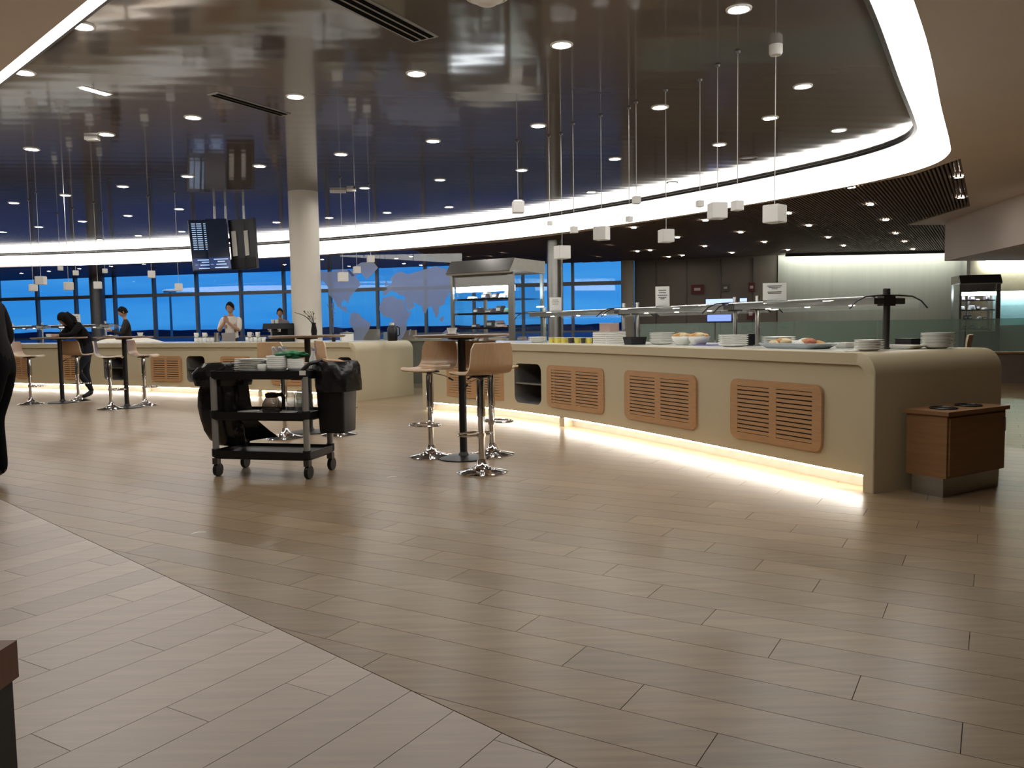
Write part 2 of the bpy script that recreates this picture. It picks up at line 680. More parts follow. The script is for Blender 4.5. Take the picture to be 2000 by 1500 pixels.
# plaster soffit around the cove: thin lip along the far side, wide to the right and at the near side
lip_px = [(1876, 310), (1785, 341), (1726, 353), (1638, 369), (1550, 387), (1400, 412), (1200, 444), (1000, 471), (800, 488), (600, 501), (400, 511), (200, 517), (0, 522)]
lip = [atz(x, y, ZO) for x, y in lip_px]
P1, P2, P3 = lip[0], atz(1895, 403, ZO), atz(1770, 440, ZO)
plaster_out = [(p.x, p.y) for p in lip] + [(-20.0, 26.6), (-22.6, 25.9), (X0, 25.9), (X0, Y0), (X1, Y0), (X1, 18.6), (P3.x, P3.y), (P2.x, P2.y)]
V, F = fill_holes([[Vector(p) for p in plaster_out], [Vector((p.x, p.y)) for p in outer]])
mb = MB().add([(v.x, v.y, ZO) for v in V], F)
# inner upstand and outer edge
mb.grid([[(p.x, p.y, ZO) for p in outer], [(p.x, p.y, ZO + 0.07) for p in outer]], closed_u=True)
mb.grid([[(p[0], p[1], ZO) for p in plaster_out], [(p[0], p[1], ZO + 0.12) for p in plaster_out]], closed_u=True)
struct(mb.build('trim_1', m_plaster, fix=False), 'smooth tan plaster soffit around the glowing cove')
dark_poly = [(X0, 25.9), (-22.6, 25.9), (-20.0, 26.6)] + [(p.x, p.y) for p in lip[::-1]] + [(P2.x, P2.y), (P3.x, P3.y), (X1, 18.6), (X1, 26.7), (14.5, 26.7), (8.6, 26.7), (4.3, 28.2), (4.15, 28.3), (X0, 35.62)]
V, F = fill_holes([[Vector(p) for p in dark_poly]])
mb = MB().add([(v.x, v.y, ZO + 0.10) for v in V], F)
outer_ceiling = struct(mb.build('trim_2', m_darkceil, fix=False), 'dark brown slatted outer ceiling beyond the cove')
# slats, parallel to the right-hand edge
su = Vector((P2.x - P1.x, P2.y - P1.y)).normalized()
sv = Vector((su.y, -su.x))
slat_poly = [(p.x, p.y) for p in lip[:9][::-1]] + [(P2.x, P2.y), (P3.x, P3.y), (14.2, 18.65), (14.2, 26.0), (8.6, 26.3), (4.2, 27.8), (-2, 29)]
mb = MB()
org = Vector((P1.x, P1.y))
k = -4
for k in range(-300, 240):
    base = org + sv * (k * 0.058 - 0.02)
    run, prev = None, None
    for t in np.arange(-14, 22, 0.15):
        p = base + su * t
        ins = inside(p, slat_poly)
        if ins and run is None:
            run = t
        if (not ins) and run is not None:
            if t - run > .3:
                c = base + su * ((run + t) / 2)
                mb.box((c.x, c.y, ZO + 0.04), (t - run - .1, 0.030, 0.05), math.atan2(su.y, su.x))
            run = None
o = mb.build('ceiling_slats', m_slat, outer_ceiling, fix=False)
o['kind'] = 'stuff'

# ------------------------------------------------------------------ walls
m_wallgrey = mat('grey_wall_panel', (0.40, 0.41, 0.37), 0.4, 0.1, var=0.05, scale=1.5, stretch=(6, 6, 0.4))
m_wallbrown = mat('brown_wall_panel', (0.24, 0.21, 0.18), 0.4, 0.1, var=0.05, scale=1.5)
m_walltan = mat('tan_wall', (0.40, 0.34, 0.28), 0.7)
m_wallcream = mat('cream_wall', (0.55, 0.52, 0.40), 0.6)
WH = ZO + 0.08


def wall(name, a, b, z0, z1, m, th=0.15, label=None, kind=True, parent=None):
    a, b = Vector(a), Vector(b)
    c = (a + b) / 2
    o = MB().box((c.x, c.y, (z0 + z1) / 2), ((b - a).length, th, z1 - z0), math.atan2((b - a).y, (b - a).x)).build(name, m, parent)
    if kind and not parent:
        struct(o, label)
    return o


wall('wall_near', (X0, Y0), (X1, Y0), 0, WH, m_walltan)
wall('wall_left', (X0, Y0), (X0, 35.5), 0, WH, m_walltan)
wall('wall_right', (X1, Y0), (X1, 28), 0, WH, m_walltan)
wall('wall_far', (4.25, 28.15), (8.6, 26.6), 0, WH, m_wallbrown, label='brown-grey panelled wall behind the buffet')
wall('wall_far_lit', (8.6, 26.55), (14.3, 26.2), 0, WH, m_wallgrey, label='grey-green wall washed by light from above')
wall('wall_far_side', (14.33, 26.2), (14.42, 25.95), 0, WH, m_steel)
wall('wall_far_right', (14.5, 26.6), (X1, 26.6), 0, WH, m_wallcream)
# panel joints on the far walls
wf = bpy.data.objects['wall_far']
for t in (0.16, 0.38, 0.62, 0.84):
    p = Vector((4.25, 28.15)).lerp(Vector((8.6, 26.6)), t)
    MB().box((p.x - .03, p.y - .08, 1.65), (0.03, 0.05, 3.2), math.atan2(-1.55, 4.35)).build('panel_joint', m_steeld, wf)
# light wash along the top of the lit far wall
wt = thing('wall_washer', 'long hidden strip lamp washing the grey far wall', 'strip lamp', (11.42, 25.72, 3.27), math.atan2(-.35, 5.7))
MB().box((0, -0.05, 0), (5.6, 0.06, 0.12)).build('housing', m_steeld, wt)
MB().box((0, 0.03, 0.0), (5.5, 0.06, 0.08)).build('lamp_strip', m_wash, wt)
# bulkhead hanging at the right
bl = [(8.55, 13.0), (9.42, 17.9), (12.0, 18.2), (12.0, 13.0)]
b_o = MB().prism(bl, 2.43, ZO).build('wall_bulkhead', m_plaster)
struct(b_o, 'plain tan bulkhead hanging down at the right')
# lit counter area under the bulkhead
ws = thing('shelf_lamp', 'bright strip lamp on the cream wall at far right', 'strip lamp', (18.2, 26.35, 2.98), 0)
MB().box((0, 0, 0), (6.0, 0.05, 0.10)).build('lamp_strip', m_wash, ws)
MB().box((0, 0, 0.09), (6.1, 0.2, 0.06)).build('housing', m_white, ws)

# ------------------------------------------------------------------ window wall
WA, WB = Vector((-26.9, 35.45)), Vector((4.15, 28.15))
wd = (WB - WA).normalized()
wang = math.atan2(wd.y, wd.x)
win = bpy.data.objects.new('window_1', None)
COL.objects.link(win)
struct(win, 'long window wall with dark mullions looking onto the airfield at dusk')


def win_t(x):
    """distance along the window wall where the photo column x meets it"""
    lo, hi = 0.0, (WB - WA).length
    for _ in range(40):
        mid = (lo + hi) / 2
        p = WA + wd * mid
        if pxx((p.x, p.y, 2.0)) < x:
            lo = mid
        else:
            hi = mid
    return lo


mull = [win_t(x) for x in (-210, -145, -75, 0, 75, 150, 226, 303, 386, 472, 556, 646, 738, 832, 926, 1022, 1119, 1222)]
Zs, Zt, Zh = 0.12, 2.60, ZO + 0.1
for t in mull:
    p = WA + wd * t
    MB().box((p.x, p.y, (Zs + Zh) / 2), (0.09, 0.16, Zh - Zs), wang).build('mullion', m_frame, win)
L = (WB - WA).length
c = WA + wd * (L / 2)
MB().box((c.x, c.y, Zs / 2), (L, 0.3, Zs), wang).build('window_sill', m_frame, win)
MB().box((c.x, c.y, Zt), (L, 0.14, 0.13), wang).build('transom', m_frame, win)
MB().box((c.x, c.y, 0.95), (L, 0.10, 0.06), wang).build('transom', m_frame, win)
for a_, b_ in zip(mull, mull[1:]):
    for z0, z1 in ((Zs, Zt - .065), (Zt + .065, Zh)):
        p = WA + wd * ((a_ + b_) / 2)
        MB().box((p.x, p.y + .02, (z0 + z1) / 2), (b_ - a_ - .09, 0.012, z1 - z0), wang).build('pane', m_wglass, win)
# thick dark structural columns by the windows
for x, dw in ((208, .28), (1228, .22)):
    p = WA + wd * win_t(x) + Vector((-.1, -.45))
    o = MB().lathe([(dw, 0), (dw, ZO + .1)], 24).build('trim_%d' % (3 if x < 1000 else 4), m_frame if x < 1000 else m_column, smooth=True, loc=(p.x, p.y, 0))
    struct(o, 'dark round post by the windows' if x < 1000 else 'pale post at the end of the windows')

# airfield outside
m_tarmac = mat('tarmac', (0.03, 0.07, 0.16), 0.8, var=0.3, scale=0.05)
m_trees = mat('far_land', (0.01, 0.03, 0.09), 0.9, var=0.3, scale=0.02)
g_o = MB().box((0, 730, -5.6), (2600, 1380, 0.2)).build('ground', m_tarmac)
struct(g_o, 'dark blue airfield ground beyond the windows')
mb = MB()
pts = []
x = -900
rows_t, rows_b = [], []
while x < 700:
    h = 1.5 + 3 * abs(noise.noise((x * .011, 3, 1))) + 1.5 * random.random()
    rows_t.append((x, 900, h))
    rows_b.append((x, 900, -5.5))
    x += 14
mb.grid([rows_b, rows_t, [(p[0], 930, p[2]) for p in rows_t], [(p[0], 930, -5.5) for p in rows_t]])
tag(mb.build('far_treeline', m_trees), 'low dark line of land on the horizon outside', 'treeline')
mast = thing('apron_mast', 'thin tall floodlight mast far out on the airfield', 'mast', (-62, 150, -5.5))
MB().tube([(0, 0, 0), (0, 0, 14)], [.3, .18], 8).build('pole', m_frame, mast)
MB().box((0, 0, 14), (2.2, .4, .5)).build('lamp_head', m_frame, mast)

# ------------------------------------------------------------------ main column
colp = (-3.72, 15.0)
co = MB().lathe([(0.265, 0), (0.265, ZR)], 40).build('trim_5', m_column, smooth=True, loc=(*colp, 0))
struct(co, 'big pale round column rising to the glossy ceiling')
p = aty(1083, 470, 20.6)
co = MB().lathe([(0.2, 0), (0.2, ZO + .1)], 28).build('trim_6', m_steel, smooth=True, loc=(p.x, 20.6, 0))
struct(co, 'slim grey column behind the food display')

# ------------------------------------------------------------------ downlights
ORD = ['topmost', 'second', 'third', 'fourth', 'fifth', 'sixth', 'seventh', 'eighth', 'ninth', 'tenth', 'eleventh']
dl_mesh = MB().lathe([(0.0, -0.004), (0.075, -0.004)], 20).mesh('lens', m_down)
rim_mesh = MB().lathe([(0.075, -0.003), (0.082, -0.012), (0.10, -0.010), (0.103, 0.0)], 20).mesh('rim', m_white, True)
dl2_mesh = MB().lathe([(0.0, -0.004), (0.06, -0.004)], 14).mesh('lens', m_down2)
rim2_mesh = MB().lathe([(0.06, -0.003), (0.066, -0.010), (0.08, -0.008), (0.083, 0.0)], 14).mesh('rim', m_steeld, True)
DL = [(160, 50), (47, 141), (377, 229), (208, 262), (62, 291), (577, 188), (813, 143), (1097, 87), (1443, 17), (1568, 168),
      (1289, 209), (1051, 245), (846, 275), (666, 301), (507, 324), (366, 344), (240, 364), (128, 381), (27, 396), (1504, 230),
      (1638, 254), (1405, 282), (1201, 310), (1019, 332), (859, 351), (712, 367), (350, 408), (161, 432), (76, 443), (250, 421),
      (1313, 357), (1155, 375), (1012, 391), (877, 404), (756, 415), (643, 425), (540, 434), (455, 445), (355, 452), (270, 460), (195, 468), (5, 453)]
ROWS = [('nearest', [(1443, 17), (1097, 87), (813, 143), (577, 188), (377, 229), (208, 262), (62, 291)]),
        ('second', [(1568, 168), (1289, 209), (1051, 245), (846, 275), (666, 301), (507, 324), (366, 344), (240, 364), (128, 381), (27, 396)]),
        ('third', [(1638, 254), (1405, 282), (1201, 310), (1019, 332), (859, 351), (712, 367), (350, 408), (250, 421), (161, 432), (76, 443), (5, 453)]),
        ('farthest', [(1313, 357), (1155, 375), (1012, 391), (877, 404), (756, 415), (643, 425), (540, 434), (455, 445), (355, 452), (270, 460), (195, 468)])]
DLAB = {(160, 50): 'round downlight beside the white cove at top left', (47, 141): 'round downlight under the cove at the left edge', (1504, 230): 'single round downlight behind the cables of the rightmost cube pendant'}
for rn, pts in ROWS:
    for k, q in enumerate(pts):
        DLAB[q] = '%s round downlight from the right in the %s ceiling row' % ((['first'] + ORD)[k] if k == 0 else ORD[k], rn)
for x, y in DL:
    p = atz(x, y, ZR)
    t = thing('downlight', DLAB[(x, y)], 'downlight', p, 0, 'downlights in the glossy ceiling')
    link('lens', dl_mesh, t)
    link('rim', rim_mesh, t)
for x in (-9, -7, -5, -3, -1):  # added fill downlights, unseen behind the camera, to brighten soffit and floor
    for y in (-1.5,):
        t = thing('downlight', 'unseen round downlight added in the soffit behind the camera as fill light', 'downlight', (x, y, ZO), 0, 'added unseen fill downlights in the soffit')
        link('lens', dl_mesh, t)
        link('rim', rim_mesh, t)
DL2 = [(1663, 366), (1700, 400), (1730, 430), (1750, 456), (1767, 472), (1783, 487), (1873, 346), (1877, 386), (1580, 441), (1618, 464),
       (1648, 480), (1378, 431), (1447, 454), (1493, 473), (1539, 488), (1540, 417), (1323, 464), (1377, 481), (1430, 494), (1238, 445),
       (1270, 489), (1333, 499), (1306, 502), (1245, 491), (1195, 473), (1170, 496), (890, 495), (915, 496), (958, 495), (985, 488), (905, 513), (983, 508),
       (774, 505), (803, 501), (789, 515), (822, 518), (682, 520), (629, 507), (556, 517), (42, 534), (96, 530), (155, 525), (217, 520), (281, 516), (190, 540)]
for x, y in DL2:
    p = atz(x, y, ZO + (0.002 if x > 1225 else .098))
    t = thing('small_downlight', 'small round downlight in the brown slatted ceiling at right' if x > 1225 else ('small round downlight in the dark ceiling above the map and display' if x > 540 else 'small round downlight in the dark ceiling over the left windows'), 'downlight', p, 0, 'downlights in the slatted ceiling' if x > 1225 else ('outer downlights, middle' if x > 540 else 'outer downlights, left'))
    link('lens', dl2_mesh, t)
    link('rim', rim2_mesh, t)

# linear lamp, slot diffusers and other ceiling fittings
p, q = atz(160, 170, ZR), atz(210, 184, ZR)
t = thing('linear_lamp', 'short bright linear lamp set in the glossy ceiling', 'ceiling lamp', (p + q) / 2, math.atan2(q.y - p.y, q.x - p.x))
MB().box((0, 0, -.006), ((q - p).length, 0.06, .012)).build('lens', m_down2, t)
MB().box((0, 0, -.003), ((q - p).length + .05, 0.10, .006)).build('frame', m_white, t)


def diffuser(pa, pb, w, nslot, label):
    p, q = atz(*pa, ZR), atz(*pb, ZR)
    Ln = (q - p).length
    t = thing('slot_diffuser', label, 'air vent', (p + q) / 2, math.atan2(q.y - p.y, q.x - p.x))
    MB().box((0, 0, -.004), (Ln, w, .008)).build('frame', m_alu, t)
    for i in range(nslot):
        yy = (i - (nslot - 1) / 2) * w / (nslot + .3)
        MB().box((0, yy, -.010), (Ln - .06, w / nslot * .55, .006)).build('slot', mat('vent_slot', (.003, .003, .003), .9, spec=.05), t)


diffuser((640, -22), (832, 76), 0.26, 3, 'long three-slot air vent near the top of the ceiling')
diffuser((415, 182), (558, 224), 0.16, 2, 'narrow dark slot air vent left of the pale column')
p = atz(1460, 308, ZR)
t = thing('ceiling_speaker', 'flat round speaker grille in the ceiling near the cove', 'speaker', p)
MB().lathe([(0, -.01), (.12, -.01), (.14, 0)], 24).build('grille', m_steeld, t)
MB().lathe([(.12, -.011), (.13, -.018), (.145, -.012), (.15, 0)], 24).build('rim', m_slat, t, smooth=True)
p = atz(951, -8, ZR)
t = thing('ceiling_dome', 'pale round dome fitting cut by the top of the picture', 'ceiling fitting', p)
MB().lathe([(0, -.07), (.07, -.06), (.12, -.03), (.14, 0)], 24).build('dome', m_white, t, smooth=True)
MB().lathe([(.14, 0), (.15, -.012), (.165, -.01), (.17, 0)], 24).build('rim', m_white, t, smooth=True)
for x, y, lab in ((180, 268, 'small pale box fitting on the ceiling at left'), (660, 372, 'long small pale fitting on the ceiling right of the column'), (686, 369, 'short small pale fitting on the ceiling right of the column')):
    p = atz(x, y, ZR)
    t = thing('emergency_lamp', lab, 'ceiling fitting', p, .1)
    MB().box((0, 0, -.02), (.28 if x == 660 else .16, .1, .04)).build('housing', m_white, t)
    MB().box((0, 0, -.043), (.2 if x == 660 else .1, .06, .006)).build('cover', m_porc, t)

# ------------------------------------------------------------------ pendant cubes
m_cube = mat('pendant_cube', (0.74, 0.73, 0.70), 0.55, var=0.01)
m_cable = mat('cable', (0.45, 0.45, 0.44), 0.5)


def pendant(x, y, wpx, Y=None, ytop=None, rz=0.3, k=1.2, label='', rose=False, group=None):
    if Y is None:
        Y = atz(x, ytop, ZR).y
    p = aty(x, y, Y)
    s = wpx * Y / FPX / k
    ztop = ZR if (inside((p.x, p.y), [(q.x, q.y) for q in ring])) else ZO + .1
    t = thing('pendant_cube', label, 'pendant lamp', (p.x, p.y, p.z - s / 2), rz, group)
    bm = bmesh.new()
    bmesh.ops.create_cube(bm, size=s)
    bmesh.ops.bevel(bm, geom=bm.edges[:], offset=s * .03, segments=2, affect='EDGES')
    me = bpy.data.meshes.new('shade')
    bm.to_mesh(me)
    bm.free()
    me.materials.append(m_cube)
    link('shade', me, t, (0, 0, s / 2))
    MB().tube([(0, 0, s), (0, 0, ztop - p.z + s / 2)], 0.004, 6).build('cable', m_cable, t)
    zt = ztop - p.z + s / 2
    if rose:
        MB().lathe([(0, zt - .09), (.05, zt - .09), (.06, zt - .07), (.06, zt)], 16).build('ceiling_rose', m_white, t, smooth=True)
    else:
        MB().lathe([(0, zt - .02), (.02, zt - .02), (.025, zt)], 10).build('ceiling_rose', m_steeld, t)


for a in [(1513, 418, 46, 88, .75, 1.37, 'big white cube pendant furthest right over the buffet', True),
          (1401, 412, 34, 127, .12, 1.12, 'big white cube pendant in front of the cove, second largest'),
          (1440, 402, 22, 100, .35, 1.2, 'small white cube pendant just right of the second largest cube'),
          (1367, 398, 14, 155, .2, 1.15, 'tiny white cube pendant just left of the second largest cube'),
          (1301, 461, 28, 175, .25, 1.15, 'white cube pendant hanging alone against the dark slatted ceiling'),
          (1243, 391, 16, 199, .2, 1.15, 'small white cube pendant against the upper edge of the cove'),
          (1229, 428, 13, 210, .5, 1.25, 'tiny white cube pendant at the lower edge of the cove'),
          (1175, 456, 33, 225, -.5, 1.3, 'white two-sided cube pendant just below the cove'),
          (1121, 449, 15, 241, .3, 1.2, 'small pale cube pendant lost against the bright cove'),
          (1098, 493, 31, 261, .4, 1.25, 'white cube pendant above the glass food display'),
          (1074, 436, 10, 265, .3, 1.2, 'tiniest pale cube pendant in front of the cove'),
          (1012, 405, 24, 275, .1, 1.1, 'grey-white cube pendant above the cove, against the dark ceiling')]:
    pendant(a[0], a[1], a[2], ytop=a[3], rz=a[4], k=a[5], label=a[6], rose=len(a) > 7)
for a in [(80, 548, 19, 14.6, 'larger of the two white cube pendants nearest the left edge'), (65, 562, 16, 15.4, 'lower white cube pendant, leftmost of all'), (148, 533, 11, 16.5, 'tiny white cube pendant left of the dark window post'),
          (134, 559, 18, 15.0, 'low pale cube pendant left of the dark window post'), (205, 529, 10, 17.0, 'tiny white cube pendant in front of the dark window post'), (191, 557, 16, 15.8, 'low pale cube pendant beside the dark window post'), (118, 524, 10, 17.2, 'tiny white cube pendant hanging highest at far left')]:
    pendant(a[0], a[1], a[2], Y=a[3], rz=random.uniform(0, .8), k=1.2, label=a[4], group='cube pendants over the far left tables')
for a in [(296, 536, 17, 15.2, 'white cube pendant hanging left of the flight screens'), (349, 561, 18, 14.8, 'low white cube pendant hanging left of the flight screens'),
          (670, 541, 22, 13.6, 'white cube pendant low in front of the glass map'), (697, 527, 16, 14.6, 'pale cube pendant right of the low one before the glass map'), (724, 506, 16, 14.3, 'pale cube pendant highest above the glass map')]:
    pendant(a[0], a[1], a[2], Y=a[3], rz=.4, k=1.25, label=a[4])


# ------------------------------------------------------------------ counters
class Path:
    def __init__(self, pts):
        P = np.array(pts, float)
        d = np.concatenate([[0], np.cumsum(np.hypot(*np.diff(P, axis=0).T))])
        deg = 3 if len(pts) > 4 else 2
        self.cx, self.cy = np.polyfit(d, P[:, 0], deg), np.polyfit(d, P[:, 1], deg)
        u = np.linspace(0, d[-1], 400)
        x, y = np.polyval(self.cx, u), np.polyval(self.cy, u)
        self.x, self.y = x, y
        self.s = np.concatenate([[0], np.cumsum(np.hypot(np.diff(x), np.diff(y)))])
        self.L = self.s[-1]

    def T(self, s):
        e = 0.02
        s = min(max(s, e), self.L - e)
        a, b = self.raw(s - e), self.raw(s + e)
        return (b - a).normalized()

    def raw(self, s):
        return Vector((np.interp(s, self.s, self.x), np.interp(s, self.s, self.y)))

    def P(self, s, w=0.0):
        sc_ = min(max(s, 0), self.L)
        t = self.T(sc_)
        return self.raw(sc_) + t * (s - sc_) + Vector((t.y, -t.x)) * w

    def ang(self, s):
        t = self.T(s)
        return math.atan2(-t.y, -t.x)      # local +x runs towards the right end

    def at_px(self, x, z=0.5, w=0.0):
        lo, hi = 0.0, self.L
        for _ in range(40):
            mid = (lo + hi) / 2
            p = self.P(mid, w)
            if pxx((p.x, p.y, z)) > x:
                lo = mid
            else:
                hi = mid
        return lo


RP = Path([(2.42, 5.45), (1.8, 6.84), (0.53, 9.4), (-0.14, 10.44), (-1.28, 11.63)])
LP = Path([(-2.5, 13.18), (-6.28, 15.42), (-7.03, 15.88), (-10.81, 17.71), (-15.0, 19.6)])
HC = 0.95


def make_grille(path, parent, sa, sb, z0, z1, nsl=11, W0=.006):
    sm = (sa + sb) / 2
    w, h = abs(sb - sa), z1 - z0
    p = path.P(sm, W0)
    g = bpy.data.objects.new('vent_panel', None)
    COL.objects.link(g)
    g.parent = parent
    g.location = (p.x, p.y, (z0 + z1) / 2)
    g.rotation_euler = (0, 0, path.ang(sm))
    # local: x along the face, z up, -y towards the room
    mx_, mz, mid = w * .09, h * .11, w * .08
    ow = (w - 2 * mx_ - mid) / 2
    holes = [[(cx + sx_ * ow / 2, sz * (h / 2 - mz)) for sx_, sz in ((-1, -1), (1, -1), (1, 1), (-1, 1))] for cx in (-(mid + ow) / 2, (mid + ow) / 2)]
    V, F = fill_holes([[Vector(q) for q in rrect(w, h, min(w, h) * .14)]] + [[Vector(q) for q in hh] for hh in holes])
    mb = MB().add([(v.x, 0, v.y) for v in V], F)
    for lp in [rrect(w, h, min(w, h) * .14)] + holes:
        mb.grid([[(q[0], 0, q[1]) for q in lp], [(q[0], .02, q[1]) for q in lp]], closed_u=True)
    mb.build('frame', m_wood, g, fix=False)
    MB().box((0, .019, 0), (w * .95, .004, h * .9)).build('backing', m_blackm, g)
    H2 = h - 2 * mz
    pit = H2 / nsl
    sl = MB().box((0, .005, 0), (ow - .002, .009, pit * .72)).mesh('slat', m_wood)
    for hx in (-(mid + ow) / 2, (mid + ow) / 2):
        for i in range(nsl):
            link('slat', sl, g, (hx, 0, -H2 / 2 + pit * (i + .5)))


def counter(name, label, path, depth, grilles, niches, feet, z0g=.215, z1g=.705, gs=11):
    Lc = path.L
    R, t = 0.15, 0.085
    root = thing(name, label, 'counter', (0, 0, 0))
    # waterfall shell in (s, z)
    def outline(off, r):
        pts = [(off, 0.0)]
        for k in range(9):
            a = math.radians(180 - 90 * k / 8)
            pts.append((off + r + r * math.cos(a), HC - off - r + r * math.sin(a)))
        nseg = 36
        for k in range(1, nseg):
            pts.append((off + r + (Lc - 2 * off - 2 * r) * k / nseg, HC - off))
        for k in range(9):
            a = math.radians(90 - 90 * k / 8)
            pts.append((Lc - off - r + r * math.cos(a), HC - off - r + r * math.sin(a)))
        pts.append((Lc - off, 0.0))
        return pts
    oo, ii = outline(0, R), outline(t, .07)

    def w3(s, w, z):
        p = path.P(s, w)
        return (p.x, p.y, z)
    mb = MB()
    rows = [[w3(s, 0.006, z) for s, z in oo], [w3(s, 0, z) for s, z in ii]]
    bev = [[w3(s, 0.0, z) for s, z in outline(.006, R)]]
    mb.grid([[w3(s, .006, z) for s, z in oo], bev[0], [w3(s, 0, z) for s, z in ii]])
    mb.grid([[w3(s, depth, z) for s, z in oo], [w3(s, depth, z) for s, z in ii]])
    mb.grid([[w3(s, .006, z) for s, z in oo], [w3(s, depth, z) for s, z in oo]])
    mb.grid([[w3(s, 0, z) for s, z in ii], [w3(s, depth, z) for s, z in ii]])
    mb.build('waterfall_top', m_cream, root, smooth=True)
    ss_ = [.32 + (Lc - .64) * k / 30 for k in range(31)]
    MB().grid([[w3(s, w_, z_) for s in ss_] for w_, z_ in ((.07, HC), (.07, HC + .003), (depth - .07, HC + .003), (depth - .07, HC))]).build('worktop_inset', m_porc, root)
    # recessed front skin with niche openings, back skin
    cuts = sorted([(min(a), max(a)) for a in niches])
    zs = (.11, HC - t)
    mb = MB()
    cur = t
    W0 = .03
    for a, b_ in cuts + [(Lc - t, None)]:
        end = a - .03 if b_ is not None else Lc - t
        nn_ = max(2, int((end - cur) / .15))
        ss = [cur + (end - cur) * k / nn_ for k in range(nn_ + 1)]
        mb.grid([[w3(s, W0, z) for s in ss] for z in (zs[0], zs[1])])
        mb.grid([[w3(s, W0, zs[0]) for s in ss], [w3(s, W0 + .02, zs[0]) for s in ss]])
        if b_ is not None:
            s0, s1 = a - .03, b_ + .03
            hole = rrect(b_ - a, z1g - z0g, .09, 5, (a + b_) / 2, (z0g + z1g) / 2)
            V, F = fill_holes([[Vector(q) for q in ((s0, zs[0]), (s1, zs[0]), (s1, zs[1]), (s0, zs[1]))], [Vector(q) for q in hole]])
            mb.add([w3(v.x, W0, v.y) for v in V], F)
            cur = s1
    mb.build('front_skin', m_cream, root, fix=False)
    ss = [t + (Lc - 2 * t) * k / 30 for k in range(31)]
    MB().grid([[w3(s, depth - .03, z) for s in ss] for z in (0, zs[1])]).build('back_skin', m_cream, root)
    # niches with a shelf
    for a, b_ in cuts:
        hole = rrect(b_ - a, z1g - z0g, .09, 5, (a + b_) / 2, (z0g + z1g) / 2)
        mb = MB().grid([[w3(q[0], W0, q[1]) for q in hole], [w3(q[0], W0 + .42, q[1]) for q in hole]], closed_u=True)
        mb.add([w3(q[0], W0 + .42, q[1]) for q in hole], [tuple(range(len(hole)))])
        nc = mb.build('open_niche', mat('niche_lining', (.20, .19, .18), .5), root, fix=False)
        zm = (z0g + z1g) / 2
        mb = MB()
        mb.add([w3(a + .005, W0 + .01, zm - .01), w3(b_ - .005, W0 + .01, zm - .01), w3(b_ - .005, W0 + .41, zm - .01), w3(a + .005, W0 + .41, zm - .01),
                w3(a + .005, W0 + .01, zm + .01), w3(b_ - .005, W0 + .01, zm + .01), w3(b_ - .005, W0 + .41, zm + .01), w3(a + .005, W0 + .41, zm + .01)],
               [(3, 2, 1, 0), (4, 5, 6, 7), (0, 1, 5, 4), (1, 2, 6, 5), (2, 3, 7, 6), (3, 0, 4, 7)])
        mb.build('shelf', m_steel, nc)
    # plinth and light line
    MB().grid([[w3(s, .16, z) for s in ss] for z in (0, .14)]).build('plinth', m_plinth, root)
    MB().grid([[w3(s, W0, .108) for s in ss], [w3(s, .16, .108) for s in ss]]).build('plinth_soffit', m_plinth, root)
    fs = sorted(feet)
    segs = []
    cur = t + .01
    for f_ in fs:
        segs.append((cur, f_ - .06))
        cur = f_ + .06
    segs.append((cur, Lc - t - .01))
    for a, b_ in segs:
        nn_ = max(2, int((b_ - a) / .2))
        s2 = [a + (b_ - a) * k / nn_ for k in range(nn_ + 1)]
        mb = MB().grid([[w3(s, w_, z) for s in s2] for w_, z in ((W0 + .004, .104), (W0 + .004, .097), (W0 + .03, .094), (W0 + .03, .104))], closed_v=True)
        mb.build('light_strip', m_led, root)
    for f_ in fs:
        p = path.P(f_, .1)
        MB().box((p.x, p.y, .054), (.10, .12, .108), path.ang(f_)).build('foot', m_cream, root)
    for a, b_ in grilles:
        make_grille(path, root, a, b_, z0g, z1g, gs)
    return root


def rs(*xs):
    return tuple(RP.at_px(x, .46) for x in xs)


def ls(*xs):
    return tuple(LP.at_px(x, .46) for x in xs)


counter('buffet_counter', 'long curved cream buffet counter with rounded ends at the right', RP, 1.3,
        [rs(1425, 1603), rs(1217, 1357), rs(1065, 1176), rs(862, 985)], [rs(1001, 1053)], [RP.at_px(1092, .05)])
counter('bar_counter', 'long cream bar counter far left behind the bar tables', LP, 1.4,
        [ls(28, 54), ls(122, 152), ls(294, 353), ls(430, 490), ls(528, 600)], [ls(362, 398), ls(656, 686), ls(200, 240)], [LP.at_px(278, .05), LP.at_px(505, .05)], gs=9)

# ------------------------------------------------------------------ bar stools and tables
def ply_shell():
    """bent plywood seat and back in one sheet; sitter faces -y, back at +y"""
    prof = [(-.19, -.012), (-.17, .004), (-.12, .008), (-.04, 0), (.05, 0), (.11, .006), (.150, .03), (.178, .075), (.192, .14), (.203, .20), (.212, .25)]
    wid = [.17, .19, .20, .20, .20, .20, .198, .194, .19, .185, .16]
    prof = catmull([(0, a, z) for a, z in prof], 3, False)
    wid = np.interp(np.linspace(0, 10, len(prof)), range(11), wid)
    rows_t, rows_b = [], []
    for i, (p, w) in enumerate(zip(prof, wid)):
        t = (prof[min(i + 1, len(prof) - 1)] - prof[max(i - 1, 0)]).normalized()
        nn_ = Vector((0, -t.z, t.y))
        up = min(1, max(0, p.z / .2))
        rt, rb = [], []
        for k in range(9):
            u = -1 + 2 * k / 8
            bow = -.025 * u * u * up
            q = Vector((u * w, p.y + bow, p.z + .010 * u * u * (1 - up)))
            rt.append(q + nn_ * .007)
            rb.append(q - nn_ * .007)
        rows_t.append(rt)
        rows_b.append(rb)
    return rows_t, rows_b


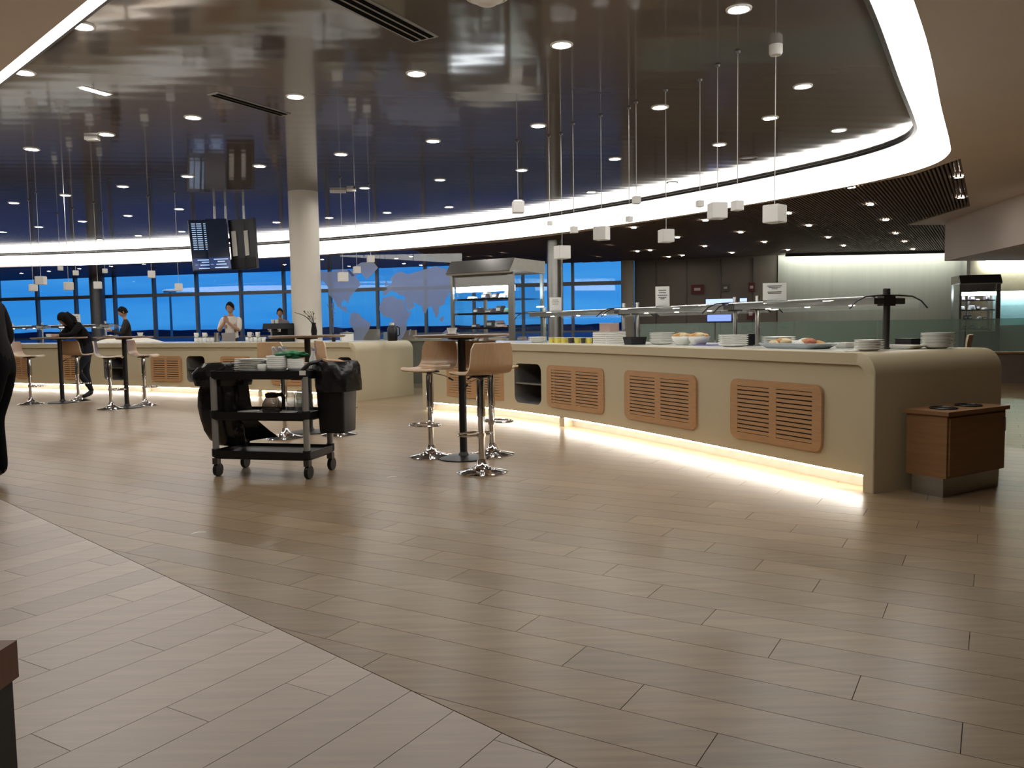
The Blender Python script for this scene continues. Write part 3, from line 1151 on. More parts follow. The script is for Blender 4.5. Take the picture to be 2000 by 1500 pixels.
def make_stool():
    root = thing('bar_stool', 'stool', 'bar stool')
    a, b_ = ply_shell()
    mb = MB().grid(a).grid(b_)
    mb.xform(Matrix.Translation((0, 0, .79)))
    mb.build('seat_shell', m_ply, root, smooth=True, fix=False)
    mb = MB()
    loop = lambda R: [r[0] for r in R] + R[-1][1:-1] + [r[-1] for r in R[::-1]] + R[0][1:-1][::-1]
    mb.grid([loop(a), loop(b_)], closed_u=True)
    mb.xform(Matrix.Translation((0, 0, .79)))
    mb.build('seat_edge', m_plyedge, root)
    MB().lathe([(0, .765), (.09, .765), (.09, .776), (.05, .782), (0, .782)], 20).build('seat_plate', m_steeld, root)
    MB().lathe([(.027, .03), (.027, .45), (.033, .455), (.033, .74), (.026, .765)], 18).build('column', m_chrome, root, smooth=True)
    MB().lathe([(0, 0), (.205, 0), (.205, .008), (.19, .014), (.12, .026), (.07, .045), (.045, .075), (.034, .11), (.027, .11)], 32).build('base', m_chrome, root, smooth=True)
    pts = [(0.0 + .15 * math.sin(t), -.10 - .11 * math.cos(t), .30) for t in np.linspace(-2.4, 2.4, 17)]
    pts = [(.02, -.02, .30)] + [(-p[0], p[1], p[2]) for p in pts] + [(-.02, -.02, .30)]
    MB().tube(pts, .009, 8).build('footrest', m_chrome, root, smooth=True)
    MB().lathe([(.027, .28), (.037, .282), (.037, .318), (.027, .32)], 16).build('footrest_collar', m_chrome, root)
    lv = MB().tube([(.03, .02, .755), (.12, .05, .735), (.16, .065, .715)], .005, 6).build('lever', m_chrome, root)
    MB().tube([(.16, .065, .715), (.20, .08, .69)], [.009, .008], 8).build('lever_grip', m_black, lv)
    return root


STOOL = make_stool()
first = [True]


def stool(x, y, rz, label, dz=0):
    o = STOOL if first[0] else copy_tree(STOOL)
    first[0] = False
    o.location = (x, y, 0)
    o.rotation_euler = (0, 0, rz)
    o['label'] = label
    o['group'] = 'plywood bar stools'
    return o


def table(x, y, label):
    t = thing('bar_table', label, 'bar table', (x, y, 0), 0, 'round bar tables')
    MB().lathe([(0, 1.075), (.40, 1.075), (.42, 1.082), (.425, 1.095), (.42, 1.10), (0, 1.10)], 40).build('table_top', mat('table_top', (0.20, 0.14, 0.09), .3), t, smooth=True)
    MB().lathe([(0.03, .03), (.034, .03), (.034, 1.05), (.12, 1.06), (.12, 1.075), (0, 1.075)], 20).build('post', m_blackm, t, smooth=True)
    MB().lathe([(0, 0), (.225, 0), (.225, .010), (.2, .016), (.05, .03), (.034, .06)], 32).build('base', m_blackm, t, smooth=True)
    return t


table(-0.44, 7.23, 'tall round bar table with three plywood stools, nearest the camera')
table(-2.30, 9.25, 'tall round bar table behind the black bussing trolley')
table(-7.57, 13.75, 'tall round bar table where the person in black leans')
table(-5.97, 12.65, 'tall round bar table between two plywood stools at left')
stool(-0.74, 7.35, math.radians(-28), 'plywood bar stool left of the near table, seat towards us')
stool(-0.25, 6.50, math.radians(213), 'plywood bar stool in front of the near table, back towards us')
stool(-0.19, 7.40, math.radians(150), 'plywood bar stool half hidden behind the stool that shows its back')
stool(-2.45, 8.78, math.radians(150), 'plywood bar stool directly behind the black trolley')
stool(-1.92, 8.98, math.radians(120), 'plywood bar stool behind the black bin of the trolley')
stool(3.55, 6.74, math.radians(238), 'plywood bar stool peeping out behind the rounded counter end')
stool(-7.98, 13.55, math.radians(100), 'plywood bar stool at far left beside the leaning person\'s table')
stool(-7.44, 14.02, math.radians(172), 'plywood bar stool just left of the leaning person\'s legs')
stool(-6.10, 12.42, math.radians(110), 'plywood bar stool left of the second far table')
stool(-5.82, 12.95, math.radians(95), 'plywood bar stool right of the second far table, seen side on')


# ------------------------------------------------------------------ crockery
def lathe_mesh(name, prof, m, n=24, sx=1, sy=1):
    mb = MB().lathe(prof, n, sx=sx, sy=sy)
    me = mb.mesh(name, m, True)
    return me


def plate_prof(r):
    return [(0, .004), (r * .55, .004), (r * .6, 0), (r * .62, .003), (r, .016), (r, .019), (r * .63, .008), (r * .55, .007), (0, .007)]


def bowl_prof(r, h):
    return [(0, .004), (r * .45, .004), (r * .5, 0), (r * .55, .004), (r * .85, h * .5), (r, h), (r * .97, h), (r * .8, h * .5), (r * .45, .01), (0, .01)]


def put(name, me, loc, label, cat, group=None, rz=0, tilt=None):
    o = link(name, me, None, loc, rz)
    if tilt:
        o.rotation_euler = (*tilt, rz)
    return tag(o, label, cat, group)


HC0 = HC
HC = HC + .003


def ctop(path, x, w, z=HC):
    """point on the counter top: photo column x, depth w behind the front edge"""
    s = path.at_px(x, z, w)
    p = path.P(s, w)
    return Vector((p.x, p.y, z)), path.ang(s)




def nth(i, n, what):
    return '%s %s' % (ORD[n - 1 - i], what) if i < n - 1 else 'topmost ' + what


def plate_stack(path, x, w, r, n, label, group, dz=.012, square=False):
    p, a = ctop(path, x, w)
    if square:
        mb = MB()
        for i in range(1):
            mb.grid([[(q[0] * f, q[1] * f, z) for q in rrect(2 * r, 2 * r, r * .25)] for f, z in ((.6, 0), (.75, .004), (1, .02), (1, .023), (.74, .009))], closed_u=True)
            mb.add([(q[0] * .74, q[1] * .74, .009) for q in rrect(2 * r, 2 * r, r * .25)], [tuple(range(24))])
            mb.add([(q[0] * .6, q[1] * .6, 0) for q in rrect(2 * r, 2 * r, r * .25)], [tuple(range(24))[::-1]])
        me = mb.mesh('dish', m_porc, True)
    else:
        me = lathe_mesh('plate', plate_prof(r), m_porc, 28)
    for i in range(n):
        put('dish' if square else 'plate', me, (p.x, p.y, HC + .001 + i * dz), nth(i, n, label.replace('in the', 'from the top in the')) if i < n - 1 else nth(i, n, label), 'dish' if square else 'plate', group, a)


plate_stack(RP, 1830, .95, .112, 10, 'white plate in the tall stack at the rounded right end', 'plates stacked at the right end of the buffet', .0105)
# low stack
plate_stack(RP, 1697, .26, .10, 6, 'white plate in the low stack near the front right corner', 'plates stacked near the front right corner', .0115)
plate_stack(RP, 1432, .35, .10, 6, 'white square dish in the stack left of the pastry platter', 'square dishes left of the pastry platter', .0165, True)
plate_stack(RP, 1520, .85, .115, 4, 'white square dish in the stack behind the pastry platter', 'square dishes behind the pastry platter', .0185, True)
plate_stack(RP, 1293, .5, .10, 7, 'white square dish in the stack left of the bread bowls', 'square dishes left of the bread bowls', .0165, True)
plate_stack(RP, 1050, .45, .12, 5, 'white plate in the stack left of the yellow pots', 'plates left of the yellow pots', .013)


def tray(path, x, w, lx, ly, h, label, m, name='platter', dz=0.001):
    p, a = ctop(path, x, w)
    t = thing(name, label, 'platter', (p.x, p.y, HC + dz), a)
    mb = MB()
    R = rrect(lx, ly, min(lx, ly) * .2)
    mb.grid([[(q[0] * f, q[1] * f, z) for q in R] for f, z in ((.80, 0), (.9, h * .4), (1, h), (1, h + .004), (.97, h + .003), (.87, h * .4 + .004), (.78, .006))], closed_u=True)
    mb.add([(q[0] * .78, q[1] * .78, .006) for q in R], [tuple(range(24))])
    mb.add([(q[0] * .80, q[1] * .80, 0) for q in R], [tuple(range(24))[::-1]])
    mb.build('dish_body', m, t, smooth=True)
    MB().grid([[(q[0] * f, q[1] * f, h + z) for q in R] for f, z in ((1.0, 0.001), (1.03, .004), (1.0, .008), (.97, .004))], closed_u=True, closed_v=True).build('rim', m, t)
    return p, a


m_bluegrey = mat('bluegrey_dish', (0.42, 0.47, 0.50), .25)
m_bread = mat('bread_crust', (0.62, 0.33, 0.12), .6, var=.3, scale=30)
m_breadl = mat('pale_bun', (0.75, 0.60, 0.36), .6, var=.2, scale=30)
m_red = mat('jam_pastry', (0.5, 0.16, 0.09), .5, var=.3, scale=30)


def blob(name, m, rx, ry, rz_, amp=.15, seed=0, n=14, freq=3.0):
    mb = MB()
    rows = []
    for i in range(n + 1):
        ph = -PI / 2 + PI * i / n
        row = []
        for j in range(n * 2):
            th = 2 * PI * j / (n * 2)
            d = Vector((math.cos(ph) * math.cos(th), math.cos(ph) * math.sin(th), math.sin(ph)))
            k = 1 + amp * noise.noise(d * freq + Vector((seed * 7.3, seed, 0)))
            row.append((d.x * rx * k, d.y * ry * k, d.z * rz_ * k))
        rows.append(row)
    return MB().grid(rows, closed_u=True).mesh(name, m, True)


p0, a0 = tray(RP, 1557, .35, .62, .30, .035, 'long blue-grey platter heaped with pastries', m_bluegrey)
bun = [blob('pastry', m, .045, .055, .03, .2, i) for i, m in enumerate((m_bread, m_breadl, m_porc, m_red))]
for i, (dx, k) in enumerate(((-.21, 1), (-.17, 0), (-.12, 1), (-.07, 1), (-.02, 2), (.03, 2), (.08, 2), (.12, 0), (.16, 3), (.20, 3), (.225, 0))):
    v = Vector((math.cos(a0), math.sin(a0)))
    n_ = Vector((-math.sin(a0), math.cos(a0)))
    q = Vector((p0.x, p0.y)) + v * dx + n_ * ((i % 3 - 1) * .05)
    put('pastry', bun[k], (q.x, q.y, HC + .034 + (i % 2) * .018), ['round brown pastry on the blue-grey platter', 'pale yellow bun on the blue-grey platter', 'white iced pastry in the middle of the blue-grey platter', 'reddish jam pastry at the right of the platter'][k],
        'pastry', 'pastries on the long platter', i)
tray(RP, 1757, .78, .36, .14, .018, 'narrow pale platter in front of the guard post', m_porc)
tray(RP, 1650, .62, .13, .13, .035, 'small pale square dish between platter and plates', m_porc)
p, a = ctop(RP, 1774, 1.06)
t = thing('black_box', 'low black box behind the narrow platter', 'box', (p.x, p.y, HC), a)
MB().box((0, 0, .03), (.15, .12, .06), taper=.97).build('body', m_black, t)
MB().box((0, 0, .064), (.155, .125, .008)).build('lid', m_blackm, t)
p, a = ctop(RP, 1465, .7)
t = thing('black_box', 'black box beside the middle guard post', 'box', (p.x, p.y, HC), a)
MB().box((0, 0, .05), (.12, .12, .10), taper=.97).build('body', m_black, t)
MB().box((0, 0, .104), (.125, .125, .008)).build('lid', m_blackm, t)
for i, (x, w) in enumerate(((1333, .45), (1365, .5))):
    p, a = ctop(RP, x, w)
    put('bread_bowl', lathe_mesh('bread_bowl', bowl_prof(.11, .085), m_porc), (p.x, p.y, HC + .001), ['left white bowl of bread beside the square dishes', 'right white bowl of bread beside the square dishes'][i], 'bowl')
    for k in range(4):
        q = p + Vector((math.cos(k * 1.6), math.sin(k * 1.6), 0)) * .05
        put('bread_roll', bun[k % 2], (q.x, q.y, HC + .085 + .008 * (k % 2)), 'small bread roll heaped in a white bowl', 'bread roll', 'bread rolls in the white bowls', k)
p, a = ctop(RP, 1392, .55)
tag(MB().box((0, 0, .004), (.22, .3, .008)).build('blue_mat', mat('blue_mat', (.16, .15, .34), .6), loc=(p.x, p.y, HC)), 'flat bluish purple mat on the buffet by the square dishes', 'mat').rotation_euler = (0, 0, a)
# little yellow and dark pots in a row
m_yel = mat('yellow_pot', (.72, .62, .12), .4)
for i in range(15):
    x = 1076 + i * 6.3
    p, a = ctop(RP, x, .42 + .05 * (i % 2))
    t = thing('food_pot', ['small yellow pot in the row on the buffet', 'small dark jar in the row on the buffet'][1 if i in (6, 7, 10, 13) else 0], 'pot', (p.x, p.y, HC), 0, 'small pots in a row on the buffet')
    MB().lathe([(0, 0), (.024, 0), (.03, .06), (.028, .06), (.022, .008), (0, .008)], 12).build('cup', m_steeld if i in (6, 7, 10, 13) else m_yel, t, smooth=True)
    MB().lathe([(0, .062), (.032, .062), (.032, .067), (0, .069)], 12).build('lid', m_porc, t)
# stack of carton trays
p, a = ctop(RP, 1190, .26)
for i in range(6):
    t = thing('carton_tray', nth(i, 6, 'flat white carton tray from the top in the stack right of the pots' if i < 5 else 'flat white carton tray in the stack right of the pots'), 'carton', (p.x, p.y, HC + i * .023), a, 'carton trays stacked right of the pots')
    MB().box((0, 0, .010), (.26, .26, .020), taper=.96).build('tray_body', m_porc, t)
    MB().box((0, 0, .0212), (.265, .265, .0025)).build('rim', m_paper, t)
t = thing('carton_box', 'square pink-brown carton on top of the white carton trays', 'carton', (p.x, p.y, HC + 6 * .023), a)
MB().box((0, 0, .045), (.2, .12, .09)).build('body', mat('pink_carton', (.45, .32, .28), .7), t)
MB().box((0, 0, .092), (.205, .125, .004)).build('lid', m_paper, t)
p, a = ctop(RP, 1240, .3)
t = thing('black_basket', 'low black basket by the left guard end', 'basket', (p.x, p.y, HC), a)
MB().grid([[(q[0] * f, q[1] * f, z) for q in rrect(.2, .2, .03)] for f, z in ((.85, 0), (1, .08), (.97, .08), (.83, .005))], closed_u=True).build('body', m_black, t)
MB().add([(q[0] * .84, q[1] * .84, .004) for q in rrect(.2, .2, .03)], [tuple(range(24))]).build('bottom', m_black, t)


# ------------------------------------------------------------------ sneeze guards
def guard(path, xa, xb, w, label, zc=1.33, m_post=m_steel, tall=True):
    sa, sb = path.at_px(xa, zc, w), path.at_px(xb, zc, w)
    root = thing('sneeze_guard', label, 'sneeze guard', (0, 0, HC))
    n_ = 10
    ss = [sa + (sb - sa) * k / n_ for k in range(n_ + 1)]

    def w3(s, ww, z):
        p = path.P(s, ww)
        return (p.x, p.y, z - HC)
    # curved glass canopy
    prof = [(-.40, zc - .075), (-.33, zc - .02), (-.24, zc + .012), (-.1, zc + .02), (.1, zc + .02), (.24, zc + .012), (.33, zc - .02), (.40, zc - .075)]
    mb = MB().grid([[w3(s, w + d, z) for s in ss] for d, z in prof])
    mb.build('canopy_glass', m_clear, root, smooth=True, fix=False)
    for s in (sa, sb):
        MB().tube([w3(s, w + d, z) for d, z in prof], .006, 6).build('canopy_edge', m_blackm, root)
    # metal light box under the glass
    mb = MB()
    mb.grid([[w3(s, w + d, z) for s in ss] for d, z in ((-.16, zc), (-.16, zc - .045), (.16, zc - .045), (.16, zc))], closed_v=True)
    for s in (sa, sb):
        mb.add([w3(s, w + d, z) for d, z in ((-.16, zc), (-.16, zc - .045), (.16, zc - .045), (.16, zc))], [(0, 1, 2, 3)])
    mb.build('light_box', m_steel, root)
    MB().grid([[w3(s, w + d, z) for s in ss] for d, z in ((-.175, zc + .012), (-.175, zc + .002), (-.15, zc + .002), (-.15, zc + .012))], closed_v=True).build('front_rail', mat('bright_rail', (.85, .85, .83), .25, .6), root)
    for k in (2, 5, 8):
        p = path.P(ss[k], w - .05)
        MB().lathe([(0, 0), (.02, 0), (.02, .006), (0, .006)], 14, c=(p.x, p.y, zc - .049 - HC)).build('spot_lens', m_down2, root)
    for s in (sa + .03, sb - .12):
        p = path.P(s, w)
        dark = xa > 1700 and s < sb - .2
        po = MB().lathe([(0.034, 0), (.034, .01), (.026 if dark else .02, .012), (.026 if dark else .02, zc + .07 - HC), (.018, zc + .075 - HC), (0, zc + .075 - HC)], 16, c=(p.x, p.y, 0)).build('post', m_steeld if dark else m_post, root, smooth=True)
        MB().box((p.x, p.y, zc - .02 - HC), (.06, .12, .075), path.ang(s)).build('bracket', m_steeld, po)
    return root


guard(RP, 1738, 1462, .62, 'glass sneeze guard nearest the rounded right end')
guard(RP, 1440, 1232, .62, 'middle glass sneeze guard above the bread bowls')
guard(RP, 1222, 1052, .62, 'far glass sneeze guard above the small yellow pots')
guard(LP, 208, 112, .6, 'sneeze guard on the far bar behind the leaning person')
guard(LP, 84, 18, .6, 'sneeze guard on the far bar at the left edge of the picture')
# tall dark end post
p, a = ctop(RP, 1741, .60)


def sign(path, x, w, wpx, hpx, z0, label, rows, tilt=.12):
    s = path.at_px(x, z0 + .1, w)
    p = path.P(s, w)
    wd_, ht = wpx * p.y / FPX, hpx * p.y / FPX
    t = thing('paper_sign', label, 'sign', (p.x, p.y, z0), math.atan2(p.y, p.x) - PI / 2 + .08)
    t.rotation_euler = (-tilt, 0, t.rotation_euler[2])
    MB().box((0, 0, ht / 2), (wd_, .003, ht)).build('sheet', m_paper, t)
    MB().box((0, .02, .006), (wd_ * .6, .05, .012)).build('holder', m_clear, t)
    for (f, u) in rows:
        MB().box((0, -.0022, ht * f), (wd_ * u, .0012, ht * .035)).build('text_line', m_ink, t)


sign(RP, 1513, .50, 44, 34, 1.352, 'printed white notice on the right sneeze guard', ((.82, .62), (.74, .5), (.66, .25), (.48, .6), (.40, .55)))
sign(RP, 1294, .50, 27, 38, 1.352, 'printed white notice standing on the middle sneeze guard', ((.8, .55), (.68, .5), (.54, .7), (.43, .55), (.36, .3)))
sign(RP, 1085, .50, 23, 26, 1.352, 'small printed notice at the left end of the far sneeze guard', ((.8, .5), (.66, .6), (.5, .55)))
sign(LP, 149, .5, 15, 20, 1.352, 'small white notice above the leaning person\'s head', ((.75, .5), (.55, .6)))

# ------------------------------------------------------------------ things on the far bar
p, a = ctop(LP, 250, .55)
mb = MB()
rows = []
for i in range(9):
    v = -1 + i / 4
    row = []
    for j in range(25):
        u = -1 + j / 12
        h = .10 * (1 - abs(u) ** 4) * (1 - abs(v) ** 4) + .012 * noise.noise((u * 4, v * 3, 2))
        row.append((u * .62, v * .40, max(.004, h + .004)))
    rows.append(row)
mb.grid(rows)
tag(mb.build('food_cover', mat('white_cloth', (.75, .72, .64), .6), smooth=True, loc=(p.x, p.y, HC), fix=False), 'long white cloth cover over food on the far bar', 'cover').rotation_euler = (0, 0, a)
mug = lathe_mesh('cup', [(0, 0), (.03, 0), (.04, .02), (.042, .09), (.038, .09), (.036, .02), (0, .01)], m_porc, 16)
k = 0
for x, w, z in [(384, .3, 0), (392, .35, 0), (400, .3, 0), (408, .35, 0), (384, .3, 1), (400, .32, 1), (416, .3, 0), (484, .3, 0), (492, .34, 0), (500, .3, 0), (508, .34, 0), (516, .3, 0), (488, .3, 1), (504, .3, 1)]:
    p, a = ctop(LP, x, w)
    t = thing('coffee_cup', 'white cup among those stacked on the far bar left of the white-shirted man' if x < 450 else 'white cup among those stacked on the far bar by the coffee machine', 'cup', (p.x, p.y, HC + .092 * z), random.random() * 6, 'cups on the far bar, left' if x < 450 else 'cups on the far bar, right')
    link('cup_body', mug, t)
    MB().tube([(.04, 0, .075), (.062, 0, .07), (.066, 0, .045), (.055, 0, .025), (.038, 0, .02)], .005, 6).build('handle', m_porc, t)
p, a = ctop(LP, 424, .35)
t = thing('steel_jug', 'dark steel jug beside the cups on the far bar', 'jug', (p.x, p.y, HC), 0)
MB().lathe([(0, 0), (.05, 0), (.055, .05), (.04, .15), (.045, .18), (.04, .18), (.035, .15), (.048, .05), (0, .01)], 18).build('body', m_steel, t, smooth=True)
MB().tube([(.05, 0, .15), (.09, 0, .13), (.09, 0, .06), (.055, 0, .04)], .008, 6).build('handle', m_black, t)
# espresso machine
p, a = ctop(LP, 545, .45)
t = thing('coffee_machine', 'black espresso machine with chrome front on the far bar', 'coffee machine', (p.x, p.y, HC), a)
MB().box((0, .05, .03), (.42, .40, .06)).build('drip_tray', m_black, t)
MB().box((0, .14, .15), (.40, .22, .22)).build('back_body', m_black, t)
MB().box((0, .03, .28), (.42, .44, .10), taper=.94).build('head', m_blackm, t)
for xx in (-.12, .12):
    gr = MB().lathe([(0, .18), (.03, .18), (.035, .23), (0, .23)], 14, c=(xx, -.10, 0)).build('group_head', m_chrome, t)
    MB().tube([(xx, -.12, .20), (xx, -.26, .19)], .012, 8).build('filter_handle', m_black, gr)
for i in range(2):
    MB().lathe([(0, .33), (.028, .33), (.035, .40), (.03, .40), (.025, .34), (0, .34)], 12, c=(-.14 + i * .1, .0, 0)).build('warming_cup', m_porc, t, smooth=True)
p, a = ctop(LP, 720, 1.0)


# ------------------------------------------------------------------ end of the far bar: boxes, thermos, twigs
def on_far(x, Y):
    q = aty(x, 660, Y)
    return q


p, a = ctop(LP, 672, .5)
t = thing('white_canister', 'wide pale canister on the far bar left of the twig vase', 'canister', (p.x + .05, p.y, HC), a)
MB().lathe([(0, 0), (.11, 0), (.115, .01), (.115, .13), (0, .13)], 20).build('body', m_white, t, smooth=True)
MB().lathe([(.118, .131), (.118, .15), (.02, .16), (.02, .175), (0, .175)], 20).build('lid', m_steel, t, smooth=True)


def twig_vase(loc, label, seed, lean, h=.42):
    rnd = random.Random(seed)
    t = thing('twig_vase', label, 'vase', loc, 0)
    MB().lathe([(0, 0), (.03, 0), (.035, .05), (.022, .12), (.026, .14), (.022, .14), (.018, .12), (.03, .05), (0, .01)], 16).build('vase', m_black, t, smooth=True)
    for k in range(5):
        dx = lean * (1 if k == 0 else rnd.uniform(-.5, .7))
        dy = rnd.uniform(-.1, .1)
        pts = [(0, 0, .05), (dx * .1, dy * .2, .05 + h * .4), (dx * .45, dy * .6, .05 + h * .75), (dx, dy, .05 + h * (1 if k else .95))]
        br = MB().tube(catmull(pts, 5, False), [.009 - .0004 * i for i in range(16)] if k == 0 else .003, 6).build('twig', mat('twig', (.11, .09, .07), .7), t)
        if k:
            for j in range(4):
                f = .55 + .12 * j
                c = Vector(pts[0]).lerp(Vector(pts[3]), f)
                me = MB().add([(0, 0, 0), (.02, .012, .015), (.05, 0, .03), (.02, -.012, .015)], [(0, 1, 2, 3)]).mesh('leaf', mat('dry_leaf', (.30, .30, .18), .7))
                o = link('leaf', me, br, c, rnd.uniform(0, 6))
    return t


twig_vase((-2.22, 9.25, 1.10), 'vase with a bent dark twig on the table behind the trolley', 3, -.20, .22)
p, a = ctop(LP, 652, .35)
twig_vase((p.x, p.y, HC), 'tall vase of dark twigs on the right end of the far bar', 5, -.10, .62)

# sideboard behind the bars carrying boxes and a thermos, seen between the counters
m_side = mat('sideboard', (.20, .17, .14), .5)
sb = thing('sideboard', 'low dark sideboard in the gap behind the glass map', 'sideboard', (-1.9, 16.6, 0), -.1)
MB().box((0, 0, .45), (3.6, .5, .90)).build('body', m_side, sb)
MB().box((0, 0, .92), (3.7, .55, .04)).build('top', m_cream, sb)
for i, (x, w_, h_, c_) in enumerate(((-.75, .36, .20, (.45, .36, .30)), (-.30, .30, .14, (.35, .42, .50)), (.05, .26, .17, (.40, .30, .24)))):
    t = thing('cardboard_box', ['tall tan box behind the glass map', 'low blue-grey box behind the glass map', 'brown box beside the dark thermos'][i], 'box', (-1.9 + x - .2, 16.55, .94), 0)
    MB().box((0, 0, h_ / 2), (w_, .3, h_)).build('body', mat('carton%d' % i, c_, .7), t)
    MB().box((0, 0, h_ + .004), (w_ + .006, .306, .008)).build('lid', mat('carton_lid%d' % i, tuple(v * 1.2 for v in c_), .7), t)
t = thing('thermos_jug', 'dark thermos jug standing in front of the map of Africa', 'jug', (-1.9 - .12 - .25, 14.35, HC))
p, a = ctop(LP, 778, 1.35)
t.location = (-1.99, 13.75, HC)
MB().lathe([(0, 0), (.075, 0), (.085, .02), (.085, .20), (.05, .26), (0, .26)], 20).build('body', m_blackm, t, smooth=True)
MB().lathe([(.05, .26), (.045, .30), (.02, .31), (0, .31)], 16).build('stopper', m_steel, t, smooth=True)
MB().tube([(.07, 0, .24), (.12, 0, .22), (.12, 0, .10), (.085, 0, .08)], .010, 6).build('handle', m_black, t)

# ------------------------------------------------------------------ glass partition with the world map
GY = 15.9
gl0, gl1 = aty(618, 600, GY).x, aty(905, 600, GY).x
mp_ = thing('map_partition', 'clear glass partition printed with a frosted world map', 'glass partition', ((gl0 + gl1) / 2, GY, 0))
gw = gl1 - gl0
for i in range(3):
    MB().box((-gw / 2 + gw / 3 * (i + .5), 0, 1.33), (gw / 3 - .012, .012, 2.5)).build('glass_sheet', m_clear, mp_)
MB().box((0, 0, .04), (gw, .06, .08)).build('floor_rail', m_steel, mp_)
CONT = {
    'north_america': [(-166, 66), (-150, 71), (-125, 70), (-95, 74), (-80, 73), (-62, 60), (-56, 52), (-66, 45), (-75, 38), (-81, 31), (-81, 25), (-90, 30), (-97, 26), (-96, 19), (-88, 21), (-84, 12), (-78, 8), (-92, 14), (-105, 20), (-112, 30), (-123, 38), (-125, 49), (-135, 58), (-152, 59), (-164, 56)],
    'south_america': [(-78, 8), (-72, 12), (-60, 9), (-50, 1), (-35, -6), (-39, -16), (-48, -26), (-57, -37), (-65, -44), (-68, -54), (-74, -50), (-72, -32), (-70, -18), (-80, -6)],
    'greenland': [(-70, 77), (-55, 83), (-30, 84), (-20, 76), (-30, 68), (-44, 60), (-52, 66)],
    'africa': [(-17, 21), (-9, 33), (10, 37), (20, 32), (33, 31), (43, 12), (51, 12), (40, -4), (40, -16), (32, -28), (20, -35), (13, -20), (9, 2), (-8, 5), (-17, 14)],
    'eurasia': [(-9, 37), (-9, 43), (0, 46), (-4, 49), (8, 54), (10, 58), (5, 60), (14, 67), (28, 71), (42, 67), (60, 70), (75, 73), (100, 78), (130, 73), (160, 70), (178, 67), (162, 60), (156, 52), (140, 54), (132, 43), (127, 36), (121, 31), (120, 24), (108, 20), (108, 11), (103, 2), (98, 9), (92, 21), (85, 19), (80, 9), (75, 11), (71, 21), (60, 25), (52, 27), (58, 21), (45, 13), (36, 28), (36, 36), (27, 37), (23, 38), (18, 42), (14, 41), (10, 44), (3, 42), (-1, 38)],
    'australia': [(114, -22), (122, -17), (131, -12), (137, -16), (142, -11), (146, -19), (153, -27), (150, -37), (140, -38), (131, -32), (116, -35)],
    'britain': [(-5, 50), (1, 52), (-2, 57), (-5, 58)], 'japan': [(131, 32), (140, 36), (143, 43), (140, 41), (137, 36)], 'madagascar': [(44, -24), (47, -25), (50, -15), (46, -16)],
    'borneo': [(109, 1), (117, 6), (118, 0), (114, -4)], 'baffin_island': [(-85, 73), (-70, 72), (-62, 66), (-75, 64)]}
m_frost2 = m_frost
for nm, poly in CONT.items():
    pts = []
    for lon, lat in poly:
        q = aty(757 + .93 * lon, 624 - 1.22 * lat * (1 + .0012 * abs(lat)), GY)
        pts.append((min(max(q.x - (gl0 + gl1) / 2, -gw / 2), gw / 2), min(max(q.z, .1), 2.57)))
    V, F = fill_holes([[Vector(q) for q in pts]])
    mb = MB().add([(v.x, -.0085, v.y) for v in V], F)
    mb.add([(v.x, -.0065, v.y) for v in V], F)
    mb.grid([[(q[0], -.0085, q[1]) for q in pts], [(q[0], -.0065, q[1]) for q in pts]], closed_u=True)
    mb.build('map_' + nm, m_frost2, mp_, fix=False)


# ------------------------------------------------------------------ lit food display cases
def display_case(loc, rz, w, d, h, label, seed, zbase=.85, nsh=4):
    rnd = random.Random(seed)
    t = thing('food_display', label, 'food display', loc, rz)
    # local: front edge along x at y=0 .. back y=d
    MB().box((w / 2, d / 2, zbase / 2), (w, d, zbase)).build('base_cabinet', m_steel, t)
    for x, y in ((.03, .03), (w - .05, .03), (.03, d - .03), (w - .05, d - .03), (w * .45, d - .03)):
        MB().box((x, y, (zbase + h - .22) / 2), (.10 if (x > w * .8 and y < .1) else .05, .05, h - .22 - zbase)).build('corner_post', m_steel, t)
    # canopy: sloped front visor
    pr = [(-.10, h - .21), (.06, h), (d, h), (d, h - .21), (.05, h - .19), (-.08, h - .24)]
    mb = MB()
    mb.grid([[(x, y, z) for y, z in pr] for x in (0, w)], closed_u=True)
    mb.add([(0, y, z) for y, z in pr], [tuple(range(6))])
    mb.add([(w, y, z) for y, z in pr], [tuple(range(6))])
    mb.build('canopy', mat('canopy_metal', (.36, .35, .31), .4, .25), t, fix=True)
    MB().grid([[(x, -.106, h - .205), (x, .052, h + .004), (x, .058, h), (x, -.10, h - .212)] for x in (-.003, w + .003)], closed_u=True).build('front_visor', mat('visor', (.07, .065, .06), .3, .3), t)
    MB().box((w / 2, .13, h - .47), (w - .14, .10, .09)).build('light_tube', m_case if seed == 2 else m_case2, t)
    MB().box((w / 2, .06, h - .32), (w - .12, .03, .22)).build('header_panel', m_steel, t)
    MB().box((w - .006, d / 2, (zbase + h - .22) / 2), (.008, d - .1, h - .24 - zbase)).build('side_glass', m_clear, t)
    MB().box((.006, d / 2, (zbase + h - .22) / 2), (.008, d - .1, h - .24 - zbase)).build('side_glass', m_clear, t)
    pk = [mat('pack_white', (.7, .7, .68), .5), mat('pack_dark', (.05, .04, .05), .5), mat('pack_brown', (.30, .20, .14), .5), mat('pack_teal', (.1, .5, .45), .5), mat('pack_pink', (.45, .3, .3), .5)]
    for i in range(nsh):
        z = zbase + .05 + (h - .45 - zbase) * i / nsh
        sh = MB().box((w / 2, d / 2, z), (w - .08, d - .12, .014)).build('shelf', m_clear if i else m_steel, t)
        MB().box((w / 2, .075, z), (w - .08, .015, .03)).build('shelf_rail', m_chrome, sh)
    return t, pk


